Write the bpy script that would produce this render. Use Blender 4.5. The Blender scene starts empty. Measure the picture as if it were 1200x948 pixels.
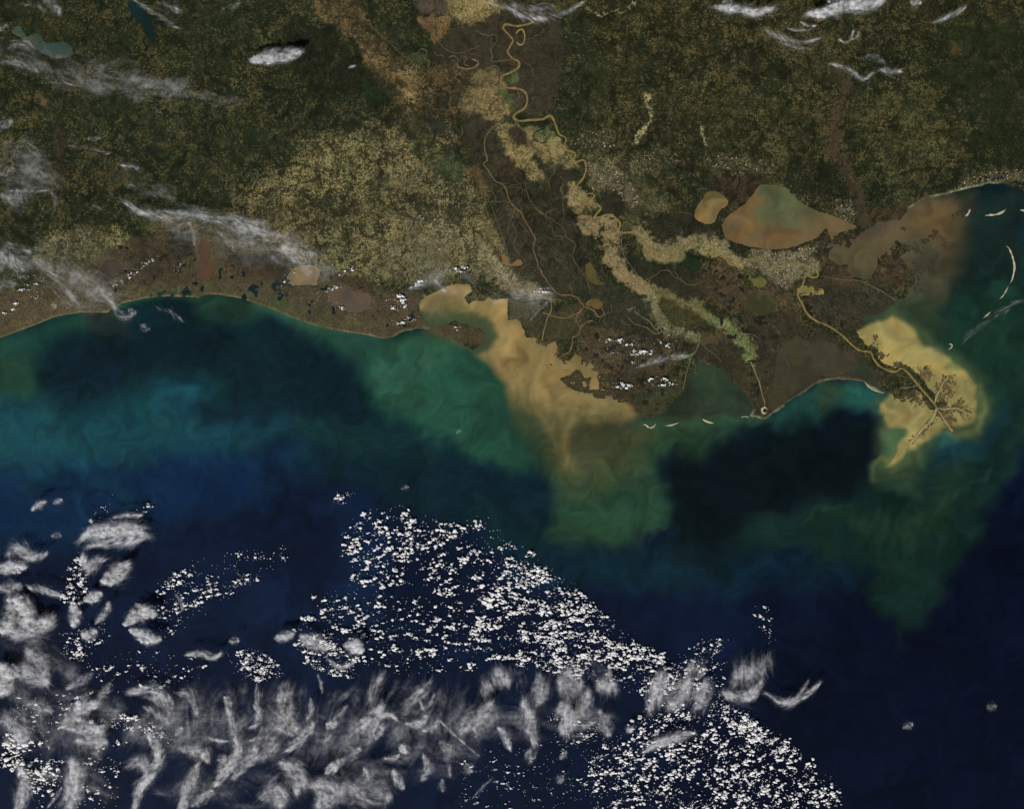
import bpy, math, random
import numpy as np

# ------------------------------------------------------------------ camera, sky, sun, exposure
# One unit is about half a kilometre on the ground; M(px, py) places map positions (east, south) on the ground.
W, H = 1200.0, 948.0
CAM_H = 2600.0
scene = bpy.context.scene
cam_data = bpy.data.cameras.new('camera')
cam = bpy.data.objects.new('camera', cam_data)
scene.collection.objects.link(cam)
cam.location = (0, 0, CAM_H)
cam_data.sensor_fit = 'HORIZONTAL'
cam_data.angle = 2 * math.atan(600.0 / CAM_H)
cam_data.clip_start = 10
cam_data.clip_end = 40000
scene.camera = cam

SUN_EL, SUN_AZ = math.radians(43), math.radians(207)      # azimuth clockwise from north: sun in the south-south-west
world = bpy.data.worlds.new('World'); scene.world = world
world.use_nodes = True
wn = world.node_tree
sky = wn.nodes.new('ShaderNodeTexSky'); sky.sky_type = 'NISHITA'; sky.sun_disc = False
sky.sun_elevation = SUN_EL; sky.sun_rotation = SUN_AZ
wn.links.new(sky.outputs[0], wn.nodes['Background'].inputs[0])
wn.nodes['Background'].inputs[1].default_value = 0.05
sun_data = bpy.data.lights.new('sun', 'SUN'); sun_data.energy = 4.2; sun_data.angle = math.radians(0.5)
sun_data.color = (1.0, 0.955, 0.89)
sun = bpy.data.objects.new('sun', sun_data); scene.collection.objects.link(sun)
sun.rotation_euler = (math.pi / 2 - SUN_EL, 0, math.pi - SUN_AZ)   # shines from SUN_AZ
scene.view_settings.view_transform = 'Standard'; scene.view_settings.look = 'None'
scene.view_settings.exposure = 0; scene.view_settings.gamma = 1
scene.cycles.transparent_max_bounces = 40
scene.cycles.adaptive_threshold = 0.01
scene.cycles.use_denoising = False      # keep the fine grain of the land
scene.cycles.max_bounces = 10
scene.cycles.diffuse_bounces = 7
scene.cycles.transmission_bounces = 6

# ------------------------------------------------------------------ helpers
rng = np.random.default_rng(7)
random.seed(7)
LIT = 1.0    # light falling on level ground, so that base colours are real reflectances
C = scene.collection.objects

def lin(c):
    c = np.asarray(c, dtype=np.float64) / 255.0
    return np.where(c <= 0.04045, c / 12.92, ((c + 0.055) / 1.055) ** 2.4)

def tone(c):
    """eye-estimated tans read a little too warm: pull the light ones back"""
    c = np.asarray(c, float)
    w = np.clip((c[..., :1] - 50) / 60, 0, 1)
    g = c @ np.array([.3, .55, .15])
    c = c + (g[..., None] - c) * 0.06 * w
    return c * (1 - w * (1 - np.array([.908, .945, .925])))

SHEEN = np.array([.0020, .0023, .0028])      # what the sky adds by reflection on water
def water_albedo(c):
    return np.maximum(lin(np.clip(tone(c), 1, 255)) - SHEEN, .0004)

def M(px, py, z=0.0):
    k = (CAM_H - z) / CAM_H
    return ((px - 600.0) * k, (474.0 - py) * k, z)

_perm = rng.permutation(4096)
def _hash(ix, iy):
    return _perm[(_perm[ix & 4095] + iy) & 4095] / 4095.0

def vnoise(x, y, s, seed=0):
    x = x / s + seed * 37.17; y = y / s + seed * 91.73
    ix = np.floor(x).astype(np.int64); iy = np.floor(y).astype(np.int64)
    fx = x - ix; fy = y - iy
    fx = fx * fx * fx * (fx * (fx * 6 - 15) + 10); fy = fy * fy * fy * (fy * (fy * 6 - 15) + 10)
    a = _hash(ix, iy); b = _hash(ix + 1, iy); c = _hash(ix, iy + 1); d = _hash(ix + 1, iy + 1)
    return (a + (b - a) * fx + (c - a) * fy + (a - b - c + d) * fx * fy) * 2 - 1

def fbm(x, y, s, octv=4, seed=0, gain=0.55):
    t = 0; a = 1; n = 0
    for k in range(octv):
        t = t + a * vnoise(x, y, s, seed + k * 3.1); n += a; a *= gain; s *= 0.5
    return t / n

def sd_poly(pts, X, Y):
    """signed distance, positive inside"""
    p = np.asarray(pts, float)
    d2 = np.full(X.shape, 1e12); ins = np.zeros(X.shape, bool)
    for i in range(len(p)):
        ax, ay = p[i]; bx, by = p[(i + 1) % len(p)]
        ex, ey = bx - ax, by - ay
        t = np.clip(((X - ax) * ex + (Y - ay) * ey) / (ex * ex + ey * ey + 1e-9), 0, 1)
        dx = X - ax - t * ex; dy = Y - ay - t * ey
        np.minimum(d2, dx * dx + dy * dy, out=d2)
        if ay != by:
            c = ((ay > Y) != (by > Y)) & (X < (bx - ax) * (Y - ay) / (by - ay) + ax)
            ins ^= c
    d = np.sqrt(d2)
    return np.where(ins, d, -d)

def sd_line(pts, X, Y, w):
    p = np.asarray(pts, float)
    d2 = np.full(X.shape, 1e12)
    for i in range(len(p) - 1):
        ax, ay = p[i]; bx, by = p[i + 1]
        ex, ey = bx - ax, by - ay
        t = np.clip(((X - ax) * ex + (Y - ay) * ey) / (ex * ex + ey * ey + 1e-9), 0, 1)
        dx = X - ax - t * ex; dy = Y - ay - t * ey
        np.minimum(d2, dx * dx + dy * dy, out=d2)
    return w - np.sqrt(d2)

def sstep(a, b, x):
    t = np.clip((x - a) / (b - a), 0, 1)
    return t * t * (3 - 2 * t)

def local(fn, pts, X, Y, margin, *args):
    """evaluate a distance only near the shape"""
    p = np.asarray(pts, float)
    m = (X > p[:, 0].min() - margin) & (X < p[:, 0].max() + margin) & (Y > p[:, 1].min() - margin) & (Y < p[:, 1].max() + margin)
    out = np.full(X.shape, -1e3)
    if m.any():
        out[m] = fn(pts, X[m], Y[m], *args)
    return out

def smooth_line(pts, n=8):
    """Catmull-Rom through the points"""
    p = np.asarray(pts, float)
    q = np.vstack([2 * p[0] - p[1], p, 2 * p[-1] - p[-2]])
    out = []
    for i in range(1, len(q) - 2):
        for t in np.linspace(0, 1, n, endpoint=False):
            out.append(0.5 * ((2 * q[i]) + (-q[i-1] + q[i+1]) * t + (2*q[i-1] - 5*q[i] + 4*q[i+1] - q[i+2]) * t*t
                              + (-q[i-1] + 3*q[i] - 3*q[i+1] + q[i+2]) * t**3))
    out.append(p[-1])
    return np.array(out)

def mesh_obj(name, verts, faces, mat, kind=None, label=None, cat=None, group=None, attrs=None, smooth=True):
    """faces: an (n,k) array of indices, or a list"""
    me = bpy.data.meshes.new(name)
    verts = np.asarray(verts, np.float32)
    if isinstance(faces, np.ndarray):
        nf, k = faces.shape
        me.vertices.add(len(verts)); me.vertices.foreach_set('co', verts.ravel())
        me.loops.add(nf * k); me.loops.foreach_set('vertex_index', faces.astype(np.int32).ravel())
        me.polygons.add(nf)
        me.polygons.foreach_set('loop_start', np.arange(0, nf * k, k, dtype=np.int32))
        me.polygons.foreach_set('loop_total', np.full(nf, k, dtype=np.int32))
        me.update(calc_edges=True)
    else:
        me.from_pydata([tuple(map(float, v)) for v in verts], [], faces)
    if smooth:
        me.polygons.foreach_set('use_smooth', np.ones(len(me.polygons), bool))
    for an, (typ, data) in (attrs or {}).items():
        at = me.attributes.new(an, typ, 'POINT')
        if typ == 'FLOAT_COLOR':
            d4 = np.ones((len(verts), 4), np.float32); d4[:, :3] = data
            at.data.foreach_set('color', d4.ravel())
        else:
            at.data.foreach_set('value', np.asarray(data, np.float32).ravel())
    me.materials.append(mat)
    o = bpy.data.objects.new(name, me); C.link(o)
    tag(o, kind, label, cat, group)
    return o

def tag(o, kind=None, label=None, cat=None, group=None):
    for k, v in (('kind', kind), ('label', label), ('category', cat), ('group', group)):
        if v: o[k] = v

def paint(X, Y, base, regions, chans):
    """regions: (shape, points, softness, opacity, values...) laid one over the other. shape 'P' area or a width for a line"""
    out = [np.full(X.shape, float(b)) for b in base]
    for shape, pts, soft, op, vals in regions:
        if shape == 'P':
            d = local(sd_poly, pts, X, Y, soft * 1.2 + 2)
        else:
            d = local(sd_line, pts, X, Y, shape + soft * 1.2 + 2, shape)
        a = sstep(-soft, soft, d) * op
        for i in range(chans):
            if vals[i] is not None:
                out[i] += (vals[i] - out[i]) * a
    return out

def nodes_of(name):
    m = bpy.data.materials.new(name); m.use_nodes = True
    nt = m.node_tree; b = nt.nodes['Principled BSDF']
    return m, nt, b

def add(nt, typ, **kw):
    n = nt.nodes.new(typ)
    for k, v in kw.items(): setattr(n, k, v)
    return n

def setin(n, **kw):
    for k, v in kw.items(): n.inputs[k.replace('_', ' ')].default_value = v

def mixc(nt, fac, a, b, blend='MIX'):
    n = nt.nodes.new('ShaderNodeMix'); n.data_type = 'RGBA'; n.blend_type = blend
    for s, v in ((0, fac), (6, a), (7, b)):
        if hasattr(v, 'is_linked'): nt.links.new(v, n.inputs[s])
        elif s == 0: n.inputs[0].default_value = v
        else: n.inputs[s].default_value = (*v, 1) if len(v) == 3 else v
    return n.outputs[2]

def mth(nt, op, a, b=None, c=None, clamp=False):
    n = nt.nodes.new('ShaderNodeMath'); n.operation = op; n.use_clamp = clamp
    for i, v in enumerate((a, b, c)):
        if v is None: continue
        if hasattr(v, 'is_linked'): nt.links.new(v, n.inputs[i])
        else: n.inputs[i].default_value = v
    return n.outputs[0]

def attr(nt, name):
    return add(nt, 'ShaderNodeAttribute', attribute_name=name)

def mapping(nt, scale=(1, 1, 1), rot=(0, 0, 0)):
    g = add(nt, 'ShaderNodeNewGeometry')
    mp = add(nt, 'ShaderNodeMapping'); mp.inputs['Scale'].default_value = scale; mp.inputs['Rotation'].default_value = rot
    nt.links.new(g.outputs['Position'], mp.inputs[0])
    return mp.outputs[0]

def noise(nt, vec, scale, detail=3, rough=0.55):
    n = add(nt, 'ShaderNodeTexNoise'); setin(n, Scale=scale, Detail=detail, Roughness=rough)
    nt.links.new(vec, n.inputs['Vector']); return n

def ramp01(nt, v, lo, hi):
    n = add(nt, 'ShaderNodeMapRange'); n.interpolation_type = 'SMOOTHSTEP'
    nt.links.new(v, n.inputs[0])
    for i, x in ((1, lo), (2, hi)):
        if hasattr(x, 'is_linked'): nt.links.new(x, n.inputs[i])
        else: n.inputs[i].default_value = x
    return n.outputs[0]

# ------------------------------------------------------------------ materials
def make_land_material():
    m, nt, b = nodes_of('land_cover')
    L = nt.links
    A = attr(nt, 'wood').outputs['Color']; B = attr(nt, 'field').outputs['Color']; D = attr(nt, 'share').outputs['Fac']
    pos = mapping(nt, (1, 1, 0.0))
    wob = noise(nt, pos, 0.35, 2)
    add_v = add(nt, 'ShaderNodeVectorMath', operation='MULTIPLY_ADD')
    L.new(wob.outputs['Color'], add_v.inputs[0]); add_v.inputs[1].default_value = (1.3, 1.3, 0); L.new(pos, add_v.inputs[2])
    v1 = add(nt, 'ShaderNodeTexVoronoi', distance='CHEBYCHEV'); setin(v1, Scale=1.05, Randomness=0.95); L.new(add_v.outputs[0], v1.inputs['Vector'])
    v2 = add(nt, 'ShaderNodeTexVoronoi'); setin(v2, Scale=0.36, Randomness=1.0); L.new(add_v.outputs[0], v2.inputs['Vector'])
    s1 = add(nt, 'ShaderNodeSeparateColor'); L.new(v1.outputs['Color'], s1.inputs[0])
    s2 = add(nt, 'ShaderNodeSeparateColor'); L.new(v2.outputs['Color'], s2.inputs[0])
    clump = noise(nt, pos, 0.09, 4)
    r = mth(nt, 'ADD', mth(nt, 'MULTIPLY', s1.outputs[0], 0.6), mth(nt, 'MULTIPLY', s2.outputs[0], 0.4))
    r = mth(nt, 'ADD', r, mth(nt, 'MULTIPLY', mth(nt, 'SUBTRACT', clump.outputs[0], 0.5), 0.9))
    thr = mth(nt, 'SUBTRACT', 1.0, D)
    f = ramp01(nt, r, mth(nt, 'SUBTRACT', thr, 0.15), mth(nt, 'ADD', thr, 0.15))
    # each field and each stand of trees has its own tone
    fb = mixc(nt, mth(nt, 'MULTIPLY', s1.outputs[1], 0.55), B, mixc(nt, 1.0, B, (0.50, 0.46, 0.38), 'MULTIPLY'))
    fb = mixc(nt, mth(nt, 'MULTIPLY', mth(nt, 'GREATER_THAN', s1.outputs[2], 0.9), 0.55), fb, mixc(nt, 1.0, B, (1.75, 1.75, 1.7), 'MULTIPLY'))
    hue = mixc(nt, s2.outputs[1], (1.14, 0.98, 0.93), (0.90, 1.00, 0.98))
    fb = mixc(nt, 0.85, fb, mixc(nt, 1.0, fb, hue, 'MULTIPLY'))
    fine = noise(nt, pos, 0.8, 4, 0.7)
    wa = mixc(nt, ramp01(nt, fine.outputs[0], 0.35, 0.68), mixc(nt, 1.0, A, (0.52, 0.56, 0.54), 'MULTIPLY'), mixc(nt, 1.0, A, (1.50, 1.44, 1.40), 'MULTIPLY'))
    wa = mixc(nt, 0.6, wa, mixc(nt, 1.0, wa, mixc(nt, s2.outputs[2], (1.14, 1.0, 0.92), (0.86, 1.03, 1.06)), 'MULTIPLY'))
    mott = noise(nt, pos, 0.28, 3, 0.6)
    wa = mixc(nt, ramp01(nt, mott.outputs[0], 0.34, 0.66), mixc(nt, 1.0, wa, (0.80, 0.82, 0.82), 'MULTIPLY'), mixc(nt, 1.0, wa, (1.15, 1.13, 1.10), 'MULTIPLY'))
    col = mixc(nt, f, wa, fb)
    L.new(col, b.inputs['Base Color'])
    setin(b, Roughness=0.95); b.inputs['Specular IOR Level'].default_value = 0.05
    bump = add(nt, 'ShaderNodeBump'); setin(bump, Strength=0.35, Distance=0.5)
    L.new(fine.outputs[0], bump.inputs['Height']); L.new(bump.outputs[0], b.inputs['Normal'])
    return m

def make_water_material(name='water', streak=0.22):
    m, nt, b = nodes_of(name)
    L = nt.links
    A = attr(nt, 'tint').outputs['Color']
    pos = mapping(nt, (0.6, 1.0, 0.0), (0, 0, 0.35))
    n1 = noise(nt, pos, 0.035, 6, 0.6)
    n2 = noise(nt, mapping(nt, (0.05, 1.0, 0.0)), 0.55, 3, 0.6)
    s = mth(nt, 'ADD', mth(nt, 'MULTIPLY', n1.outputs[0], streak * 1.5), mth(nt, 'MULTIPLY', n2.outputs[0], streak * 0.5))
    s = mth(nt, 'ADD', s, 1.0 - streak)
    sc = add(nt, 'ShaderNodeVectorMath', operation='SCALE'); L.new(A, sc.inputs[0]); L.new(s, sc.inputs['Scale'])
    L.new(sc.outputs[0], b.inputs['Base Color'])
    setin(b, Roughness=0.28); b.inputs['Specular IOR Level'].default_value = 0.22
    return m

def make_flat_material(name, c, var=0.25, scale=0.5):
    m, nt, b = nodes_of(name)
    n = noise(nt, mapping(nt, (1, 1, 0)), scale, 4, 0.6)
    c = lin(c)
    nt.links.new(mixc(nt, ramp01(nt, n.outputs[0], 0.3, 0.7), tuple(c * (1 - var)), tuple(c * (1 + var))), b.inputs['Base Color'])
    setin(b, Roughness=0.9); b.inputs['Specular IOR Level'].default_value = 0.1
    return m

def make_tint_material(name):
    m, nt, b = nodes_of(name)
    n = noise(nt, mapping(nt, (1, 1, 0)), 0.7, 3, 0.6)
    A = attr(nt, 'tint').outputs['Color']
    nt.links.new(mixc(nt, ramp01(nt, n.outputs[0], 0.3, 0.7), mixc(nt, 1.0, A, (0.8, 0.8, 0.8), 'MULTIPLY'), mixc(nt, 1.0, A, (1.2, 1.2, 1.2), 'MULTIPLY')), b.inputs['Base Color'])
    setin(b, Roughness=0.9); b.inputs['Specular IOR Level'].default_value = 0.1
    return m

def make_cirrus_material():
    m = bpy.data.materials.new('ice_cloud'); m.use_nodes = True
    nt = m.node_tree; nt.nodes.clear(); L = nt.links
    out = add(nt, 'ShaderNodeOutputMaterial')
    tr = add(nt, 'ShaderNodeBsdfTransparent')
    di = add(nt, 'ShaderNodeBsdfDiffuse'); di.inputs[0].default_value = (0.975, 0.98, 0.99, 1)
    tl = add(nt, 'ShaderNodeBsdfTranslucent'); tl.inputs[0].default_value = (0.975, 0.98, 0.99, 1)
    mx = add(nt, 'ShaderNodeMixShader'); mx.inputs[0].default_value = 0.45
    L.new(di.outputs[0], mx.inputs[1]); L.new(tl.outputs[0], mx.inputs[2])
    al = attr(nt, 'veil').outputs['Fac']
    n = noise(nt, mapping(nt, (1, 1, 1)), 0.20, 3, 0.5)
    n2 = noise(nt, mapping(nt, (1, 1, 1)), 0.055, 3, 0.6)
    f = mth(nt, 'MULTIPLY', al, mth(nt, 'MULTIPLY', ramp01(nt, n.outputs[0], 0.12, 0.78), mth(nt, 'ADD', 0.35, mth(nt, 'MULTIPLY', ramp01(nt, n2.outputs[0], 0.3, 0.65), 0.85))), clamp=True)
    ms = add(nt, 'ShaderNodeMixShader'); L.new(f, ms.inputs[0]); L.new(tr.outputs[0], ms.inputs[1]); L.new(mx.outputs[0], ms.inputs[2])
    L.new(ms.outputs[0], out.inputs[0])
    return m

def make_puff_material():
    m, nt, b = nodes_of('small_cumulus')
    n = noise(nt, mapping(nt, (1, 1, 1)), 0.9, 3, 0.6)
    nt.links.new(mixc(nt, n.outputs[0], (0.66, 0.65, 0.64), (0.88, 0.87, 0.85)), b.inputs['Base Color'])
    nt.links.new(mth(nt, 'MULTIPLY', attr(nt, 'veil').outputs['Fac'], 0.9, clamp=True), b.inputs['Alpha'])
    setin(b, Roughness=1.0); b.inputs['Specular IOR Level'].default_value = 0.0
    return m

def make_cumulus_material():
    m, nt, b = nodes_of('cumulus')
    n = noise(nt, mapping(nt, (1, 1, 1)), 0.9, 3, 0.6)
    nt.links.new(mixc(nt, n.outputs[0], (0.66, 0.65, 0.64), (0.86, 0.85, 0.83)), b.inputs['Base Color'])
    setin(b, Roughness=1.0); b.inputs['Specular IOR Level'].default_value = 0.0
    b.inputs['Subsurface Weight'].default_value = 0.0
    return m

MAT_LAND = make_land_material()
MAT_WATER = make_water_material()
MAT_RIVER = make_water_material('river_water', 0.12)
MAT_SAND = make_flat_material('sand', (176, 164, 136), 0.2, 0.8)
MAT_MARSH = make_tint_material('marsh')
MAT_CITY = make_tint_material('city_blocks')
MAT_CIRRUS = make_cirrus_material()
MAT_CUMULUS = make_cumulus_material()
MAT_PUFF = make_puff_material()

# ------------------------------------------------------------------ the coast and the lakes (map positions)
COAST = [(-400,560),(-150,455),(-60,415),(0,396),(40,381),(64,371),(93,366),(126,366),(130,362),(133,360),(144,355),(171,349),(197,347),(229,348),
 (232,350),(235,347),(240,345),(256,345),(277,348.5),(299,355),(316,361),(335,369),(353,376),(375,383),(401,388),(428,392),
 (449,396.5),(460,395),(471,389),(487,385),(505,385),(499,377),(491,369),(492,353),(503,345),(519,337),(535,333),(552,333),
 (553,343),(544,348),(547,356),(559,352),(577,350),(596,350.5),(594.6,374),(609,375),(613,381),(616.5,397),(626,395),(634,401),
 (639,404),(644,401),(653,400),(654.5,409.5),(652,417),(661,423),(668,421),(671,414.5),(680,416),(683,425),(688,431),(698,436),
 (701,448),(702,455),(693,457.5),(691,451.6),(691.6,441.5),(685,443),(675,431),(670,438),(656,445),(665,453),(678,460),(695,463),
 (708.5,468.5),(719,468),(726,471),(739,470),(744,477),(749,487),(758,490),(772,485),(790,475),(803,458),(806,445),(808,432),
 (815,424),(830,425),(845,430),(856,441),(867,455),(880,470),(884,480),(880,488),(896,491),(907,483),(928,468),(945,457),
 (960,447),(981,443),(1008,446),(1016,451),(1030,458),(1040,458),(1047,462),(1055,468),(1062,462),(1072,456),(1080,462),(1090,478),
 (1097,487),(1103,480),(1098,468),(1085,452),(1077,440),(1066,430),(1056,428),(1048,431),(1035,425),(1029,418),(1027,410),
 (1018,405),(1008,397),(1003,388),(1010,383),(1015,376),(1030,366),(1048,356),(1062,345),(1072,330),(1068,316),(1056,303),
 (1066,293),(1060,287),(1051,283),(1045,291),(1029,303),(1027,319),(1019,327),(1003,325),(992,317),(995,309),(984,311),
 (973,305),(972,295),(976,288),(987,287),(995,291),(998,285),(1004,279),(1012,272),(1019,267),(1029,261),(1055,257),
 (1064,245),(1076,237),(1083,233),(1082,226),(1086,224),(1090,231),(1110,227),(1131,221),(1160,215),(1176,215),(1189,220),
 (1200,223),(1260,232),(1500,250),(1900,300),(1900,-900),(-900,-900),(-900,700)]
MARSH_ISLAND = [(508,388),(529,396),(540,402.7),(553,408),(563,404),(567,393),(563,387),(548,380),(532,377),(519,381)]
LAKES = {
 'round': ([(837,224),(851,231),(853,239),(843,249),(835,261),(821,261),(813,253),(817,241),(827,228)],
           'round tan lake with an olive top, beside the large brown lake'),
 'great': ([(883,227),(872,239),(851,255),(847,268),(851,279),(867,286),(893,292),(920,292),(952,281),(967,268),(971,276),(979,277),
            (992,270),(1004,268),(997,261),(981,255),(952,245),(941,239),(928,227),(917,219),(896,216),(889,218)],
           'large lake, green in the north and brown in the south, above the grey city'),
 'bay': ([(925,395),(950,400),(972,398),(990,408),(1003,420),(1018,430),(1030,446),(1036,456),(1022,452),(1010,443),(981,440),(960,443),(946,452),(928,462),(905,478),
          (900,470),(905,445),(910,420),(915,405)], 'murky dark bay behind the thin barrier beach'),
 'salvador': ([(885,346),(895,340),(905,345),(912,352),(903,363),(893,367),(880,364),(871,360)], 'dark olive lake among red marshes south of the grey city'),
 'upper': ([(880,327),(890,325),(899,329),(893,337),(884,334)], 'small pale olive lake among red marshes south of the grey city'),
 'allemands': ([(806,306),(816,304),(824,310),(820,317),(810,316)], 'dark green lake in swamp beneath a bend of tan fields'),
 'white': ([(388,337),(398,335),(407,337),(415,343),(431,344),(435,356),(423,367),(407,365),(393,357),(385,348)], 'grey brown lake in the coastal marsh ringed by small clouds'),
 'grand': ([(340,319),(352,311),(367,311),(375,319),(369,332),(353,335),(337,327)], 'pale brown veiled lake north west of the grey brown one'),
 'calcasieu': ([(235,278),(243,280),(247,300),(252,312),(247,326),(236,328),(231,325),(233,305)], 'long reddish brown lake running inland from a river mouth'),
 'sabine': ([(121,306),(134,305),(143,310),(140,320),(126,332),(112,334),(108,328),(115,318)], 'dim brown lake behind the western shore'),
 'reservoir': ([(153,0),(160,4),(170,10),(176,22),(181,35),(180,48),(172,42),(165,30),(156,18),(150,6)], 'dark teal reservoir under a thin slanting cloud streak'),
 'livingston': ([(22,30),(30,42),(45,40),(55,50),(75,50),(85,58),(80,68),(62,68),(48,62),(38,55),(25,45),(14,38)], 'milky green reservoir in the top corner'),
 'dark_pool': ([(509,62),(518,55),(528,58),(526,68),(516,74),(508,70)], 'dark oval pool west of the red fields'),
 'oxbow_pool': ([(537,73),(546,69),(558,71),(559,77),(548,80),(538,78)], 'dark oval pool inside a ring of tan bank'),
 'verret': ([(686,311),(693,309),(698,318),(700,327),(708,332),(700,334),(690,329)], 'ochre lake in the dark swamp'),
 'palourde': ([(687,353),(697,349),(706,353),(706,361),(697,362),(688,358)], 'ochre lake beside the lower river fork'),
 'fausse': ([(588,298),(596,302),(598,308),(610,304),(611,310),(600,312),(590,308)], 'small orange brown lake west of the swamp rivers'),
 'crescent': ([(935,338),(945,336),(954,340),(962,342),(961,346),(952,344),(944,343),(936,344)], 'small yellow crescent lake east of the river bend'),
}

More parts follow.
